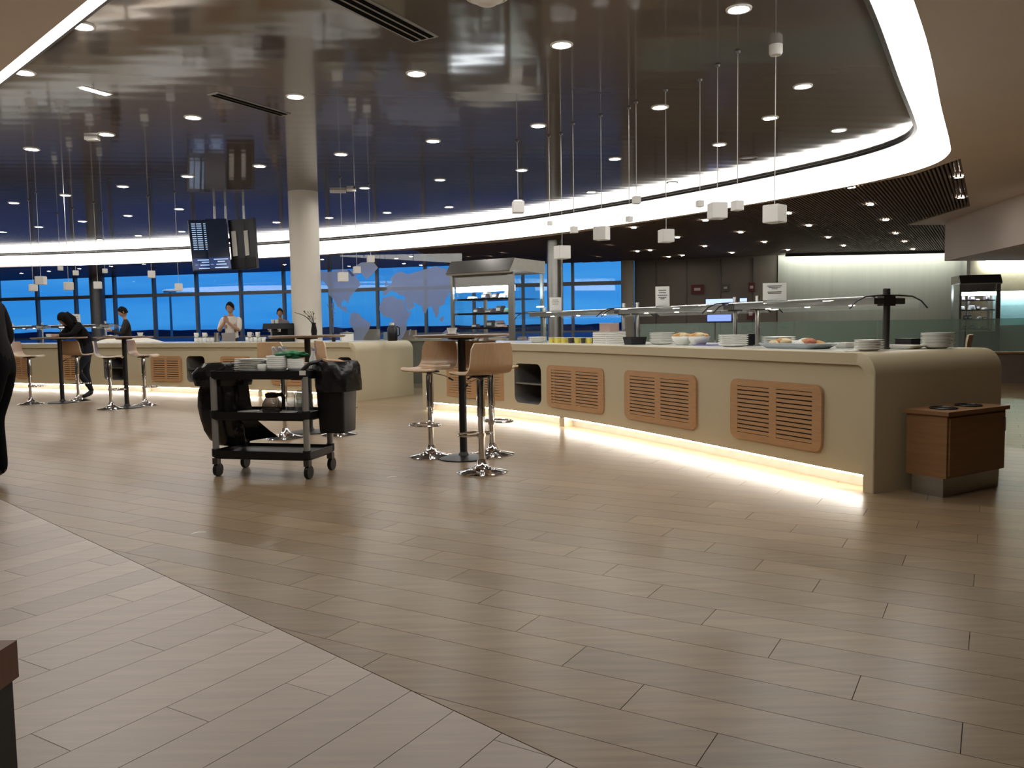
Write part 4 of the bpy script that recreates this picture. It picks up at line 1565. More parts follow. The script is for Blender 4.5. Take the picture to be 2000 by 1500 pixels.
def fill_case(t, pk, w, d, h, zbase, nsh, seed, label, group, cols):
    rnd = random.Random(seed)
    Mw = Matrix.Translation(t.location) @ Matrix.Rotation(t.rotation_euler[2], 4, 'Z')
    for i in range(nsh):
        z = zbase + .05 + (h - .45 - zbase) * i / nsh + .008
        x = .14
        while x < w - .26:
            ww = rnd.uniform(.10, .17)
            hh = rnd.uniform(.05, .13)
            y = rnd.uniform(.18, d - .3)
            c = Mw @ Vector((x + ww / 2, y, z))
            m = pk[rnd.choice(cols[i % len(cols)])]
            o = thing('food_packet', label % ['bottom', 'second', 'third', 'top'][i], 'food packet', c, t.rotation_euler[2] + rnd.uniform(-.2, .2), group)
            MB().box((0, 0, hh / 2), (ww * .9, .16, hh), taper=.7).build('wrapper', m, o)
            MB().box((0, -.07, hh * .5), (ww * .5, .05, hh * .4)).build('sticker', pk[0], o)
            x += ww + .03


dt, pk = display_case((-1.02, 13.85, 0), math.radians(-32), 1.25, 1.05, 2.26, 'tall lit steel food display with slanted canopy and glass sides', 2)
fill_case(dt, pk, 1.25, 1.05, 2.26, .85, 4, 4, 'wrapped food packet on the %s shelf of the tall display', 'food packets in the tall display', ((2, 4, 2), (1, 2, 4), (1, 3, 1), (0, 1, 0)))
dt2, pk = display_case((11.45, 21.0, 0), math.radians(-14), .95, .8, 2.28, 'second lit food display under the bulkhead at far right', 3)
fill_case(dt2, pk, .95, .8, 2.28, .85, 4, 9, 'food packet on the %s shelf of the far right display', 'food packets in the far right display', ((1, 0), (1, 1, 0), (0, 1), (1,)))
# shelves to the right of it
t = thing('wall_shelf_unit', 'pale lit glass shelf unit at the far right edge', 'shelf unit', (12.55, 20.9, 0), math.radians(-14))
MB().box((.7, .5, .5), (1.5, .5, 1.0)).build('base_cabinet', m_white, t)
MB().box((.7, .73, 1.42), (1.5, .03, .84)).build('back_panel', mat('teal_panel', (.35, .55, .55), .4), t)
for z in (1.25, 1.5):
    MB().box((.7, .55, z), (1.45, .35, .015)).build('shelf', m_clear, t)
MB().box((.7, .55, 1.84), (1.45, .2, .06)).build('light_tube', m_case, t)

# ------------------------------------------------------------------ glass barrier on low wall at the right
A_, B_ = Vector((2.6, 16.6)), Vector((14.0, 13.4))
ang = math.atan2((B_ - A_).y, (B_ - A_).x)
Lb = (B_ - A_).length
bar = thing('glass_barrier', 'low dark wall topped by greenish glass panels behind the buffet', 'barrier', ((A_ + B_) / 2).to_3d(), ang)
MB().box((0, 0, .27), (Lb, .22, .54)).build('low_wall', mat('barrier_wall', (.16, .13, .10), .5), bar)
MB().box((0, 0, .555), (Lb + .02, .30, .03)).build('cap', m_wood, bar)
ng = 8
for i in range(ng):
    xx = -Lb / 2 + Lb / ng * (i + .5)
    gp_ = MB().box((xx, 0, .87), (Lb / ng - .02, .014, .60)).build('glass_panel', m_green, bar)
for i in range(ng + 1):
    xx = -Lb / 2 + Lb / ng * i
    MB().box((xx, 0, .70), (.04, .05, .26)).build('clamp', m_steel, bar)

# blue screens and red signs by the doors on the far wall
def on_wall(x, y, w, h, d=.16):
    """centre point on the brown far wall plane"""
    dd = cf + cr * ((x - 1000) / FPX) + cu * ((750 - y) / FPX)
    a, b2 = Vector((4.25, 28.15)), Vector((8.6, 26.6))
    nrm = Vector((-(b2 - a).y, (b2 - a).x)).normalized()
    off = nrm.dot(a) - d
    tt = off / (nrm.x * dd[0] + nrm.y * dd[1])
    return Vector((tt * dd[0], tt * dd[1], CAM_H + tt * dd[2])), math.atan2((b2 - a).y, (b2 - a).x), tt


m_blue = emit_mat('blue_screen', (.12, .22, .95), 0.9)
m_blue2 = emit_mat('pale_blue_screen', (.30, .42, .95), 1.0)
m_signred = mat('dark_red_sign', (.16, .03, .035), .5)
for x, y, w, h, m, lab in ((1405, 590, 54, 14, m_blue2, 'wide pale blue lit screen by the far doors'), (1405, 621, 48, 15, m_blue, 'lower deep blue lit screen by the far doors'), (1452, 588, 14, 13, m_blue2, 'narrow blue lit screen right of the wide one')):
    p, a, tt = on_wall(x, y, w, h)
    t = thing('lit_screen', lab, 'screen', p, a)
    MB().box((0, 0, 0), (w * tt / FPX, .05, h * tt / FPX)).build('housing', m_blackm, t)
    MB().box((0, -.03, 0), (w * tt / FPX * .95, .012, h * tt / FPX * .86)).build('display', m, t)
for x, y, w, h, m, lab in ((1362, 565, 24, 18, m_signred, 'dark red square sign on the far wall, left'), (1468, 561, 12, 18, m_signred, 'dark red narrow sign on the far wall, right'), (1417, 562, 13, 14, m_steeld, 'small dark round sign on the far wall between the red signs'), (1466, 613, 14, 22, m_signred, 'dark red box low on the far wall')):
    p, a, tt = on_wall(x, y, w, h)
    t = thing('wall_sign', lab, 'sign', p, a)
    s_ = tt / FPX
    MB().box((0, 0, 0), (w * s_, .03, h * s_)).build('panel', m, t)
    MB().box((0, -.017, 0), (w * s_ * .5, .004, h * s_ * .3)).build('pictogram', m_plaster, t)

# ------------------------------------------------------------------ hanging flight screens
m_scr = mat('screen_face', (.012, .016, .03), .15, emit=(.05, .08, .16), es=.05)
m_scrb = mat('screen_band', (.01, .02, .06), .2, emit=(.015, .06, .25), es=.25)
m_scrt = emit_mat('screen_text', (.35, .60, 1.0), 0.42)
SY = 16.4
sp = aty(437, 478, SY)
scr = thing('flight_screens', 'cluster of hanging portrait flight screens beside the pale column', 'screen cluster', (sp.x, sp.y, sp.z), 0)


def hang_screen(x, yaw, w=.42, h=1.0, back=False, dy=0, rows=0):
    r = bpy.data.objects.new('screen', None)
    COL.objects.link(r)
    r.parent = scr
    r.location = (x, dy, 0)
    r.rotation_euler = (math.radians(-6) if not back else 0, math.radians(-3), yaw)
    MB().box((0, .04, 0), (w, .07, h)).build('casing', m_blackm, r)
    if not back:
        MB().box((0, -.002, 0), (w - .02, .006, h - .02)).build('display', m_scr, r)
        MB().box((0, -.0065, -h * .375), (w - .02, .004, h * .22)).build('info_band', m_scrb, r)
        mb = MB()
        for i in range(rows):
            z = h * .42 - i * h * .042
            for xx, ww in ((-.13, .07), (-.03, .09), (.08, .06)):
                mb.box((xx * w / .42, -.007, z), (ww * w / .42, .003, .016))
        for z, ww in ((-.30, .28), (-.345, .14), (-.40, .20), (-.465, .26)):
            mb.box((.02, -.0095, z * h), (ww * w / .42, .003, .018))
        mb.lathe([(0, 0), (.03, 0), (.03, .003), (0, .003)], 12, c=(-.15, -.0095, -.40 * h))
        mb.build('flight_text', m_scrt, r)['kind'] = 'stuff'
    else:
        MB().box((-.06 if w > .25 else 0, -.005, 0.02), (.10, .02, h * .5)).build('pale_reflection', m_white, r)  # white plate imitates a pale reflection on the screen back
        MB().box((0, -.005, -h * .38), (w * .96, .02, h * .2)).build('cable_box', m_black, r)


hang_screen(-.42, math.radians(28), .44, 1.0, rows=13)
hang_screen(-.05, math.radians(22), .40, 1.0, dy=-.16)
hang_screen(.28, math.radians(-14), .34, .98, back=True, dy=-.02)
hang_screen(.54, math.radians(-30), .30, .98, back=True, dy=-.12)
for x in (-.2, .02, .38):
    MB().tube([(x, .12, -.3), (x, .12, ZR - sp.z)], .022, 10).build('hanger_pole', m_steel, scr)
MB().box((.1, .14, .1), (.8, .06, .08)).build('mount_bar', m_steeld, scr)

# ------------------------------------------------------------------ bussing trolley
TR = thing('bussing_trolley', 'black three-shelf bussing trolley with grey posts', 'trolley', (-1.945, 6.62, 0), math.atan2(-.19, .78))
TL, TW = .86, .46


def tshelf(z, name, drop=.055):
    mb = MB()
    R0 = rrect(TL, TW, .05)
    mb.grid([[(q[0] * f, q[1] * g_, zz) for q in R0] for f, g_, zz in ((.97, .95, z - drop), (1, 1, z - drop + .012), (1, 1, z + .012), (.97, .95, z + .012), (.955, .925, z - .012))], closed_u=True)
    mb.add([(q[0] * .955, q[1] * .925, z - .012) for q in R0], [tuple(range(24))])
    mb.add([(q[0] * .97, q[1] * .95, z - drop) for q in R0], [tuple(range(24))[::-1]])
    return mb.build(name, m_black, TR, smooth=True)


for z in (.20, .51, .835):
    tshelf(z, 'shelf')
for x in (-1, 1):
    for y in (-1, 1):
        px_, py_ = x * (TL / 2 - .03), y * (TW / 2 - .03)
        MB().tube([(px_, py_, .16), (px_, py_, .80)], .026, 14).build('post', m_alu, TR, smooth=True)
        for zz in (.19, .50):
            MB().lathe([(.03, -.03), (.034, -.02), (.034, .03), (.03, .035)], 14, c=(px_, py_, zz)).build('post_collar', m_black, TR)
        cs = MB().box((px_, py_, .125), (.045, .05, .05)).build('caster', m_steeld, TR)
        MB().tube([(px_ - .016, py_ + .015, .052), (px_ + .016, py_ + .015, .052)], .052, 18).build('wheel', m_black, cs)
MB().tube([(TL / 2 - .06, -TW / 2 + .02, .84), (TL / 2 + .0, -TW / 2 + .05, .90), (TL / 2 + .02, 0, .915), (TL / 2 + .0, TW / 2 - .05, .90), (TL / 2 - .06, TW / 2 - .02, .84)], .016, 10).build('push_handle', m_black, TR, smooth=True)
MB().box((TL / 2 - .03, -TW / 2 - .004, .832), (.05, .006, .035)).build('sticker', m_paper, TR)


def tw(x, y, z):
    a = TR.rotation_euler[2]
    return Vector((TR.location.x + x * math.cos(a) - y * math.sin(a), TR.location.y + x * math.sin(a) + y * math.cos(a), z))


# hanging refuse bag at the left
def bag_mesh(prof, seed, amp, sxy, n=36):
    """prof: (radius, z) from top to bottom, wrinkled"""
    rows = []
    for i, (r, z, ox) in enumerate(prof):
        row = []
        for j in range(n):
            a = 2 * PI * j / n
            k = 1 + amp * noise.noise((math.cos(a) * 2.2, math.sin(a) * 2.2, z * 5 + seed)) + amp * .6 * noise.noise((math.cos(a) * 7, math.sin(a) * 7, z * 3 + seed))
            row.append((ox + r * math.cos(a) * sxy[0] * k, r * math.sin(a) * sxy[1] * k, z))
        rows.append(row)
    return rows


bg_ = thing('refuse_bag', 'full black refuse bag hanging on the left of the trolley', 'bag', tw(-.46, .03, 0), TR.rotation_euler[2])
rows = bag_mesh([(.16, .86, .03), (.20, .90, .02), (.235, .86, .0), (.24, .80, -.01), (.215, .74, 0), (.225, .66, .0), (.235, .55, .0), (.235, .45, .0), (.22, .35, .02), (.19, .27, .05), (.14, .225, .08), (.06, .215, .10), (.005, .213, .10)], 2, .20, (.86, .66))
MB().grid(rows, closed_u=True).build('sack', m_bag, bg_, smooth=True, fix=False)
rows = bag_mesh([(.235, .87, 0), (.27, .82, -.01), (.265, .76, 0), (.255, .72, 0)], 5, .16, (.9, .68))
MB().grid(rows, closed_u=True).build('folded_rim', m_bag, bg_, smooth=True, fix=False)
# loose tail of the bag under the shelf
mb = MB().grid([[(.10, -.06, .78), (.18, -.05, .77), (.25, -.04, .76)], [(.08, -.08, .60), (.20, -.05, .58), (.26, -.02, .56)], [(.08, -.08, .45), (.22, -.05, .44), (.30, .0, .43)], [(.12, -.06, .34), (.26, .02, .34), (.37, .06, .34)], [(.14, -.02, .24), (.26, .06, .26), (.44, .08, .285)]])
mb.build('loose_tail', m_bag, bg_, smooth=True, fix=False)
bn_ = thing('refuse_bin', 'black refuse bin with bag liner hung on the right of the trolley', 'bin', tw(TL / 2 + .11, .06, .345), TR.rotation_euler[2])
R0 = rrect(.25, .30, .04)
mb = MB().grid([[(q[0] * f, q[1] * f, z) for q in R0] for f, z in ((.84, .0), (.86, .015), (1.0, .48), (1.05, .485), (1.05, .505), (.98, .505), (.84, .02))], closed_u=True)
mb.add([(q[0] * .84, q[1] * .84, 0) for q in R0], [tuple(range(24))[::-1]])
mb.build('bin_body', m_black, bn_, smooth=True)
rows = bag_mesh([(.12, .46, 0), (.16, .54, 0), (.19, .565, 0), (.215, .53, 0), (.22, .46, .01), (.225, .38, .01), (.215, .33, .02)], 8, .17, (.80, .90))
MB().grid(rows, closed_u=True).build('bag_liner', m_bag, bn_, smooth=True, fix=False)
MB().tube([(-.17, -.12, .49), (-.20, -.12, .50), (-.20, .12, .50), (-.17, .12, .49)], .01, 8).build('hanging_bracket', m_blackm, bn_)
p = tw(TL / 2 + .11, .02, .905)
tag(MB().box((0, 0, .008), (.16, .10, .016), .4).build('cardboard_scrap', mat('cardboard', (.45, .28, .16), .8), loc=p), 'brown cardboard scrap lying on the bin of the trolley', 'cardboard').rotation_euler = (.1, .15, .3)

# crockery on the trolley
def onshelf(name, me, x, y, z, label, cat, group=None, rz=0):
    return put(name, me, tw(x, y, z), label, cat, group, rz)


pm = lathe_mesh('plate', plate_prof(.125), m_porc, 26)
ZT = .826
for i in range(8):
    onshelf('plate', pm, -.15 + random.uniform(-.006, .006), -.06, ZT + i * .0135, nth(i, 8, 'white plate from the top in the left stack on the trolley' if i < 7 else 'white plate in the left stack on the trolley'), 'plate', 'plates on the trolley, left stack')
for i in range(7):
    onshelf('plate', pm, -.02 + random.uniform(-.006, .006), .09, ZT + i * .0135, nth(i, 7, 'white plate from the top in the back stack on the trolley' if i < 6 else 'white plate in the back stack on the trolley'), 'plate', 'plates on the trolley, back stack')
bm_ = lathe_mesh('bowl', bowl_prof(.085, .055), m_porc, 24)
for i in range(6):
    onshelf('bowl', bm_, .10, -.08, ZT + i * .016, nth(i, 6, 'white bowl from the top in the taller nested stack on the trolley' if i < 5 else 'white bowl in the taller nested stack on the trolley'), 'bowl', 'taller bowl stack on the trolley')
bm2 = lathe_mesh('bowl', bowl_prof(.07, .05), m_porc, 24)
for i in range(5):
    onshelf('bowl', bm2, .245, -.05, ZT + i * .015, nth(i, 5, 'white bowl from the top in the nested stack near the bin' if i < 4 else 'white bowl in the nested stack near the bin'), 'bowl', 'bowl stack near the bin')
cupm = lathe_mesh('cup', [(0, 0), (.025, 0), (.035, .02), (.038, .07), (.035, .07), (.032, .02), (0, .008)], m_porc, 18)
t = thing('coffee_cup', 'white cup lying between the plates and bowls on the trolley', 'cup', tw(-.005, -.13, ZT), 1.2)
link('cup_body', cupm, t)
MB().tube([(.036, 0, .058), (.055, 0, .052), (.055, 0, .03), (.036, 0, .022)], .004, 6).build('handle', m_porc, t)
tum = lathe_mesh('tumbler', [(0, 0), (.026, 0), (.033, .09), (.031, .09), (.024, .008), (0, .008)], m_cup, 18)
for i, (x, y) in enumerate(((.0, .08), (.055, .085), (.03, .13))):
    onshelf('tumbler', tum, x, y, ZT + .1145 if x < .06 and y < .1 else ZT + .1145, 'clear tumbler standing on the back plates of the trolley', 'glass', 'tumblers on the trolley plates')
m_leafg = mat('green_napkin', (.01, .17, .06), .5, var=.4, scale=20)
o = put('green_cloth', blob('green_cloth', m_leafg, .13, .075, .028, .5, 3, 16, 4), tw(.20, -.02, ZT + .142), 'crumpled deep green cloth heaped on top of the bowls on the trolley', 'cloth', None, TR.rotation_euler[2])
p = tw(.31, .09, ZT)
t = thing('white_bottle', 'slim leaning white bottle at the bin end of the trolley', 'bottle', p, 0)
t.rotation_euler = (0, .12, 0)
MB().lathe([(0, 0), (.025, 0), (.027, .10), (.012, .15), (.012, .17), (0, .17)], 16).build('body', m_white, t, smooth=True)
MB().lathe([(.014, .17), (.014, .19), (0, .192)], 12).build('cap', mat('violet_cap', (.35, .33, .5), .5), t)
# middle shelf
ZM = .501
t = thing('coffee_pot', 'round glass coffee pot with black handle on the middle trolley shelf', 'coffee pot', tw(.03, -.06, ZM), TR.rotation_euler[2])
MB().lathe([(0, 0), (.07, 0), (.082, .03), (.078, .07), (.055, .115), (.045, .13)], 24).build('glass_body', glass_mat('smoky_glass', (.5, .46, .42), 1.8, cover=.4, cover_col=(.08, .07, .06)), t, smooth=True)
MB().lathe([(.047, .125), (.05, .13), (.052, .155), (.02, .165), (0, .165)], 20).build('lid', m_black, t, smooth=True)
MB().tube([(.05, 0, .145), (.09, 0, .15), (.105, 0, .12), (.10, 0, .05), (.082, 0, .03)], [.014, .016, .016, .014, .010], 10).build('handle', m_black, t, smooth=True)
onshelf('saucer', lathe_mesh('saucer', plate_prof(.085), m_porc, 22), -.16, -.10, ZM, 'white saucer left of the coffee pot', 'saucer')
onshelf('saucer', lathe_mesh('saucer', plate_prof(.07), m_porc, 22), .21, -.12, ZM, 'white saucer in front of the glass jars', 'saucer')
jar = lathe_mesh('glass_jar', [(0, 0), (.035, 0), (.038, .01), (.038, .13), (.03, .15), (.032, .17), (.029, .17), (.027, .15), (.034, .13), (.034, .012), (0, .008)], m_cup, 18)
for i, (x, y) in enumerate(((.15, .02), (.235, .0), (.20, .10), (.29, .06))):
    onshelf('glass_jar', jar, x, y, ZM, ['tall clear glass jar nearest the coffee pot on the trolley', 'front tall clear glass jar on the middle trolley shelf', 'rearmost tall clear glass jar on the middle trolley shelf', 'tall clear glass jar nearest the right trolley post'][i], 'glass jar', 'glass jars on the trolley')

# small tableware on the bar tables
for x, y, lab in ((-.52, 7.20, 'small white cup on the near bar table'), (-7.72, 13.7, 'small white cup on the leaning person\'s table'), (-5.72, 12.66, 'shallow white dish on the second far table')):
    t = thing('table_cup', lab, 'cup', (x, y, 1.10))
    MB().lathe([(0, 0), (.03, 0), (.045, .06), (.042, .06), (.028, .008), (0, .008)], 16).build('cup_body', m_porc, t, smooth=True)
    MB().lathe([(0, .001), (.05, .001), (.065, .008), (.065, .011), (.05, .006)], 16).build('saucer', m_porc, t, smooth=True)
p = Vector((-6.2, 12.7, 1.10))
t = thing('plate_of_food', 'flat plate with leftovers on the second far table', 'plate', p)
MB().lathe(plate_prof(.11), 20).build('plate_body', m_porc, t, smooth=True)
MB().lathe([(0, .03), (.04, .022), (.055, .008)], 12).build('food', m_breadl, t, smooth=True)

# ------------------------------------------------------------------ waste cabinet at the rounded end
wa, wb = Vector((2.80, 5.26)), Vector((3.42, 5.64))
wdir = (wb - wa).normalized()
wn = Vector((-wdir.y, wdir.x))
m_dwood = mat('dark_wood', (.25, .13, .055), .45, var=.15, scale=4, stretch=(1, 1, 10))
WC = thing('waste_cabinet', 'brown wooden waste cabinet with tray top at the counter end', 'cabinet', ((wa + wb) / 2 + wn * .14).to_3d(), math.atan2(wdir.y, wdir.x))
MB().box((0, 0, .065), (.66, .22, .13)).build('plinth', m_steel, WC)
MB().box((0, .0, .335), (.70, .28, .41)).build('body', m_dwood, WC)
MB().box((0, -.145, .335), (.66, .012, .38)).build('door', m_dwood, WC)
MB().box((0, 0, .555), (.74, .32, .025)).build('top', m_dwood, WC)
for x in (-.16, .14):
    MB().lathe([(0, .569), (.08, .569), (.09, .574), (.08, .578), (.07, .571)], 20, c=(x, 0, 0)).build('waste_opening', m_blackm, WC)
MB().tube([(.30, -.155, .50), (.30, -.165, .49), (.30, -.165, .40), (.30, -.155, .39)], .006, 6).build('handle', m_steel, WC)

# near cabinet cut by the left edge
q = atz(33, 1250, .76)
NC = thing('near_cabinet', 'dark cabinet with a reddish wood top cut off at bottom left', 'cabinet', (q.x - .37, q.y - .31, 0), .0)
MB().box((0, 0, .355), (.728, .61, .71)).build('body', mat('dark_grey_panel', (.035, .032, .031), .6), NC)
MB().box((0, 0, .735), (.74, .62, .05)).build('wood_top', mat('reddish_wood', (.22, .09, .05), .4, var=.15, stretch=(1, 10, 1)), NC)
MB().box((0, 0, .02), (.62, .5, .04)).build('plinth', m_blackm, NC)


# ------------------------------------------------------------------ people
m_skin = mat('skin', (.42, .24, .16), .55)
m_hair = mat('dark_hair', (.008, .007, .006), .8, spec=.15)


def person(name_label, loc, rz, J, B, parts, hair=None, extra=None):
    """J: joints {name: (x,y,z)}, B: [(a,b,ra,rb,mat index)], body facing -y; one continuous skinned mesh"""
    root = thing('person', name_label, 'person', loc, rz)
    names = list(J)
    me = bpy.data.meshes.new('sk')
    idx = {n_: i for i, n_ in enumerate(names)}
    me.from_pydata([J[n_] for n_ in names], [(idx[a], idx[b2]) for a, b2, *_ in B], [])
    o = bpy.data.objects.new('sk', me)
    COL.objects.link(o)
    md = o.modifiers.new('skin', 'SKIN')
    sd = me.skin_vertices[0].data
    rad = {}
    for a, b2, ra, rb, mi in B:
        rad[a] = ra
        rad[b2] = rb
    for n_, i in idx.items():
        r = rad[n_]
        sd[i].radius = r if isinstance(r, tuple) else (r, r)
        sd[i].use_root = (n_ == 'pelvis')
    md.use_smooth_shade = True
    md.branch_smoothing = 0.6
    ms = o.modifiers.new('sub', 'SUBSURF')
    ms.levels = 2
    ms.render_levels = 2
    dg = bpy.context.evaluated_depsgraph_get()
    dg.update()
    ev = bpy.data.meshes.new_from_object(o.evaluated_get(dg))
    bpy.data.objects.remove(o)
    ev.materials.clear()
    for m in parts:
        ev.materials.append(m)
    segs = [(Vector(J[a]), Vector(J[b2]), mi) for a, b2, ra, rb, mi in B]
    for p in ev.polygons:
        best, bm2_ = 1e9, 0
        for a, b2, mi in segs:
            ab = b2 - a
            tt = max(0, min(1, (p.center - a).dot(ab) / max(ab.length_squared, 1e-9)))
            d = (p.center - a - ab * tt).length
            if d < best:
                best, bm2_ = d, mi
        p.material_index = bm2_
        p.use_smooth = True
    link('body', ev, root).name = 'body'
    return root


def head(root, c, rx=0.0, rz=0.0, skin=m_skin, hair=m_hair, long=False, hood=None):
    """head with nose, ears, eyes, mouth and hair; c = centre of the skull, facing -y"""
    H = bpy.data.objects.new('head', None)
    mb = MB()
    n = 16
    rows = []
    for i in range(n + 1):
        ph = -PI / 2 + PI * i / n
        row = []
        for j in range(24):
            th = 2 * PI * j / 24
            x, y, z = math.cos(ph) * math.cos(th), math.cos(ph) * math.sin(th), math.sin(ph)
            jaw = 1 - .28 * max(0, -z) ** 1.2
            row.append((x * .076 * jaw, y * .095 * (1 - .12 * max(0, -z)) - .012 * max(0, -z), z * .118))
        rows.append(row)
    mb.grid(rows, closed_u=True)
    mb.add([(0, -.115, -.02), (-.015, -.085, -.025), (.015, -.085, -.025), (0, -.09, .03), (0, -.088, -.035)], [(0, 1, 3), (0, 3, 2), (0, 4, 1), (0, 2, 4)])
    for s in (-1, 1):
        mb.lathe([(0, -.028), (.012, -.02), (.016, .0), (.012, .022), (0, .028)], 8, c=(s * .078, .005, -.005))
    Mx = Matrix.Translation(c) @ Matrix.Rotation(rz, 4, 'Z') @ Matrix.Rotation(rx, 4, 'X')
    mb.xform(Mx)
    hd = mb.build('head', skin, root, smooth=True)
    e_ = MB()
    for s in (-1, 1):
        e_.lathe([(0, -.007), (.008, 0), (0, .007)], 8, c=(s * .03, -.086, .012))
    e_.xform(Mx)
    e_.build('eyes', m_black, hd)
    MB().box((0, -.083, -.058), (.04, .012, .008)).xform(Mx).build('mouth', mat('lips', (.30, .12, .10), .5), hd)
    rows = []
    for i in range(11):
        ph = (-.35 if not long else -1.0) + (PI / 2 + (.35 if not long else 1.0)) * i / 10
        row = []
        for j in range(28):
            th = 2 * PI * j / 28
            front = max(0, -math.sin(th))
            zz = max(math.sin(ph), -.35 + .9 * front * (1 if not long else .9))
            k = 1.10 + .05 * noise.noise((th * 2, ph * 3, 1))
            cph = math.sqrt(max(0, 1 - zz * zz)) if zz > -.2 else .98
            row.append((math.cos(th) * cph * .079 * k, math.sin(th) * cph * .099 * k, (zz if not (long and zz < .2) else math.sin(ph) * 1.0) * .122 * k))
        rows.append(row)
    mh = MB().grid(rows, closed_u=True)
    if long:
        for a in (-1, 1):
            mh.tube([(a * .06, .02, .05), (a * .085, .0, -.06), (a * .08, -.03, -.17), (a * .06, -.05, -.27)], [.05, .055, .045, .015], 10)
        mh.tube([(0, .06, .05), (0, .09, -.08), (0, .08, -.2)], [.07, .075, .04], 12)
    mh.xform(Mx)
    mh.build('hair', hair, hd, smooth=True, fix=False)
    return hd


def hand(root, wrist, d, up, skin=m_skin, curl=.6, side=1):
    """palm with four fingers and a thumb, pointing along d, palm facing up x d"""
    d = Vector(d).normalized()
    up = Vector(up)
    up = (up - d * up.dot(d)).normalized()
    sd = d.cross(up)
    w = Vector(wrist)
    mb = MB()
    mb.tube([w - d * .01, w + d * .03, w + d * .075, w + d * .09], [.024, .034, .038, .03], 10)
    for k, (o_, ln) in enumerate(((-.028, .07), (-.01, .08), (.009, .075), (.027, .058))):
        a = w + d * .078 + sd * o_
        b2 = a + d * ln * .45 - up * ln * .15 * curl
        c = b2 + d * ln * .3 * (1 - curl) - up * ln * .35 * curl
        e2 = c - d * ln * .15 * curl - up * ln * .25 * curl
        mb.tube([a, b2, c, e2], [.010, .0095, .009, .006], 7)
    a = w + d * .025 - sd * .03 * side
    mb.tube([a, a - sd * .025 * side + d * .03 - up * .01, a - sd * .02 * side + d * .06 - up * .025 * curl], [.012, .011, .008], 7)
    return mb.build('hand', skin, root, smooth=True)


def legs_standing(hipz=.92, spread=.10):
    return dict(hipL=(-.09, 0, hipz - .04), hipR=(.09, 0, hipz - .04), kneeL=(-spread, -.02, .50), kneeR=(spread, -.02, .50), ankL=(-spread, .02, .09), ankR=(spread, .02, .09),
                toeL=(-spread - .02, -.16, .035), toeR=(spread + .02, -.16, .035))


LEGB = [('pelvis', 'hipL', .13, .095, 0), ('pelvis', 'hipR', .13, .095, 0), ('hipL', 'kneeL', .095, .06, 0), ('hipR', 'kneeR', .095, .06, 0),
        ('kneeL', 'ankL', .06, .042, 0), ('kneeR', 'ankR', .06, .042, 0), ('ankL', 'toeL', .042, .034, 3), ('ankR', 'toeR', .042, .034, 3)]

# man in the white shirt, hands clasped at his mouth, behind the far bar
p = aty(453, 660, 17.3)
J = dict(pelvis=(0, 0, .95), belly=(0, -.01, 1.10), chest=(0, 0, 1.30), neck=(0, .0, 1.47), skull=(0, -.02, 1.56),
         shL=(-.18, 0, 1.42), elL=(-.22, -.12, 1.16), wrL=(-.03, -.24, 1.36), shR=(.18, 0, 1.42), elR=(.22, -.12, 1.16), wrR=(.03, -.24, 1.34), **legs_standing())
BODY = LEGB + [('pelvis', 'belly', .13, .135, 1), ('belly', 'chest', .135, .15, 1), ('chest', 'neck', .15, .055, 1), ('neck', 'skull', .055, .05, 2),
               ('chest', 'shL', .15, .07, 1), ('shL', 'elL', .07, .05, 1), ('elL', 'wrL', .05, .03, 2), ('chest', 'shR', .15, .07, 1), ('shR', 'elR', .07, .05, 1), ('elR', 'wrR', .05, .03, 2)]
m_navy = mat('dark_trousers', (.02, .022, .03), .7)
m_shoe = mat('shoe', (.015, .014, .014), .5)
m_tee = mat('white_shirt', (.72, .68, .62), .7)
r1 = person('standing man in a white T-shirt with hands raised to his mouth', (p.x, 17.3, 0), -.1, J, BODY, [m_navy, m_tee, m_skin, m_shoe])
head(r1, (0, -.03, 1.64), .15)
hand(r1, (-.03, -.24, 1.36), (.25, -.2, .9), (.2, -1, 0), side=-1)
hand(r1, (.03, -.24, 1.34), (-.25, -.2, .9), (-.2, -1, 0))
MB().prism(rrect(.30, .02, .009, 3, 0, -.165), .86, 1.12).build('apron', mat('grey_apron', (.35, .33, .32), .7), r1)

# man in the dark jacket looking at his phone, behind the far bar
p = aty(247, 660, 18.9)
J2 = dict(pelvis=(0, 0, .95), belly=(0, .0, 1.10), chest=(0, .02, 1.30), neck=(0, -.01, 1.46), skull=(0, -.03, 1.55),
          shL=(-.19, .02, 1.40), elL=(-.23, -.10, 1.13), wrL=(-.06, -.32, 1.22), shR=(.19, .02, 1.40), elR=(.23, -.10, 1.13), wrR=(.05, -.30, 1.20), **legs_standing())
m_char = mat('charcoal_jacket', (.026, .023, .022), .8, spec=.2)
r2 = person('man in a charcoal jacket looking down at a phone behind the far bar', (p.x, 18.9, 0), -1.05, J2, [(a, b2, ra, rb, 1 if (mi == 2 and a != 'neck') else mi) for a, b2, ra, rb, mi in BODY], [m_navy, m_char, m_skin, m_shoe])
head(r2, (0, -.05, 1.63), .35)
hand(r2, (-.06, -.32, 1.22), (.3, -.6, .5), (0, .5, 1), side=-1)
hand(r2, (.05, -.30, 1.20), (-.3, -.7, .4), (0, .5, 1))
c = Matrix.Translation(r2.location) @ Matrix.Rotation(-1.05, 4, 'Z') @ Vector((0, -.40, 1.27))
t = thing('mobile_phone', 'small phone held by the man in the charcoal jacket', 'phone', c, -1.05)
t.rotation_euler = (.6, 0, -1.05)
MB().box((0, 0, .03), (.07, .009, .14)).build('case', m_blackm, t)
MB().box((0, .006, .03), (.062, .003, .125)).build('phone_screen', m_scrt, t)

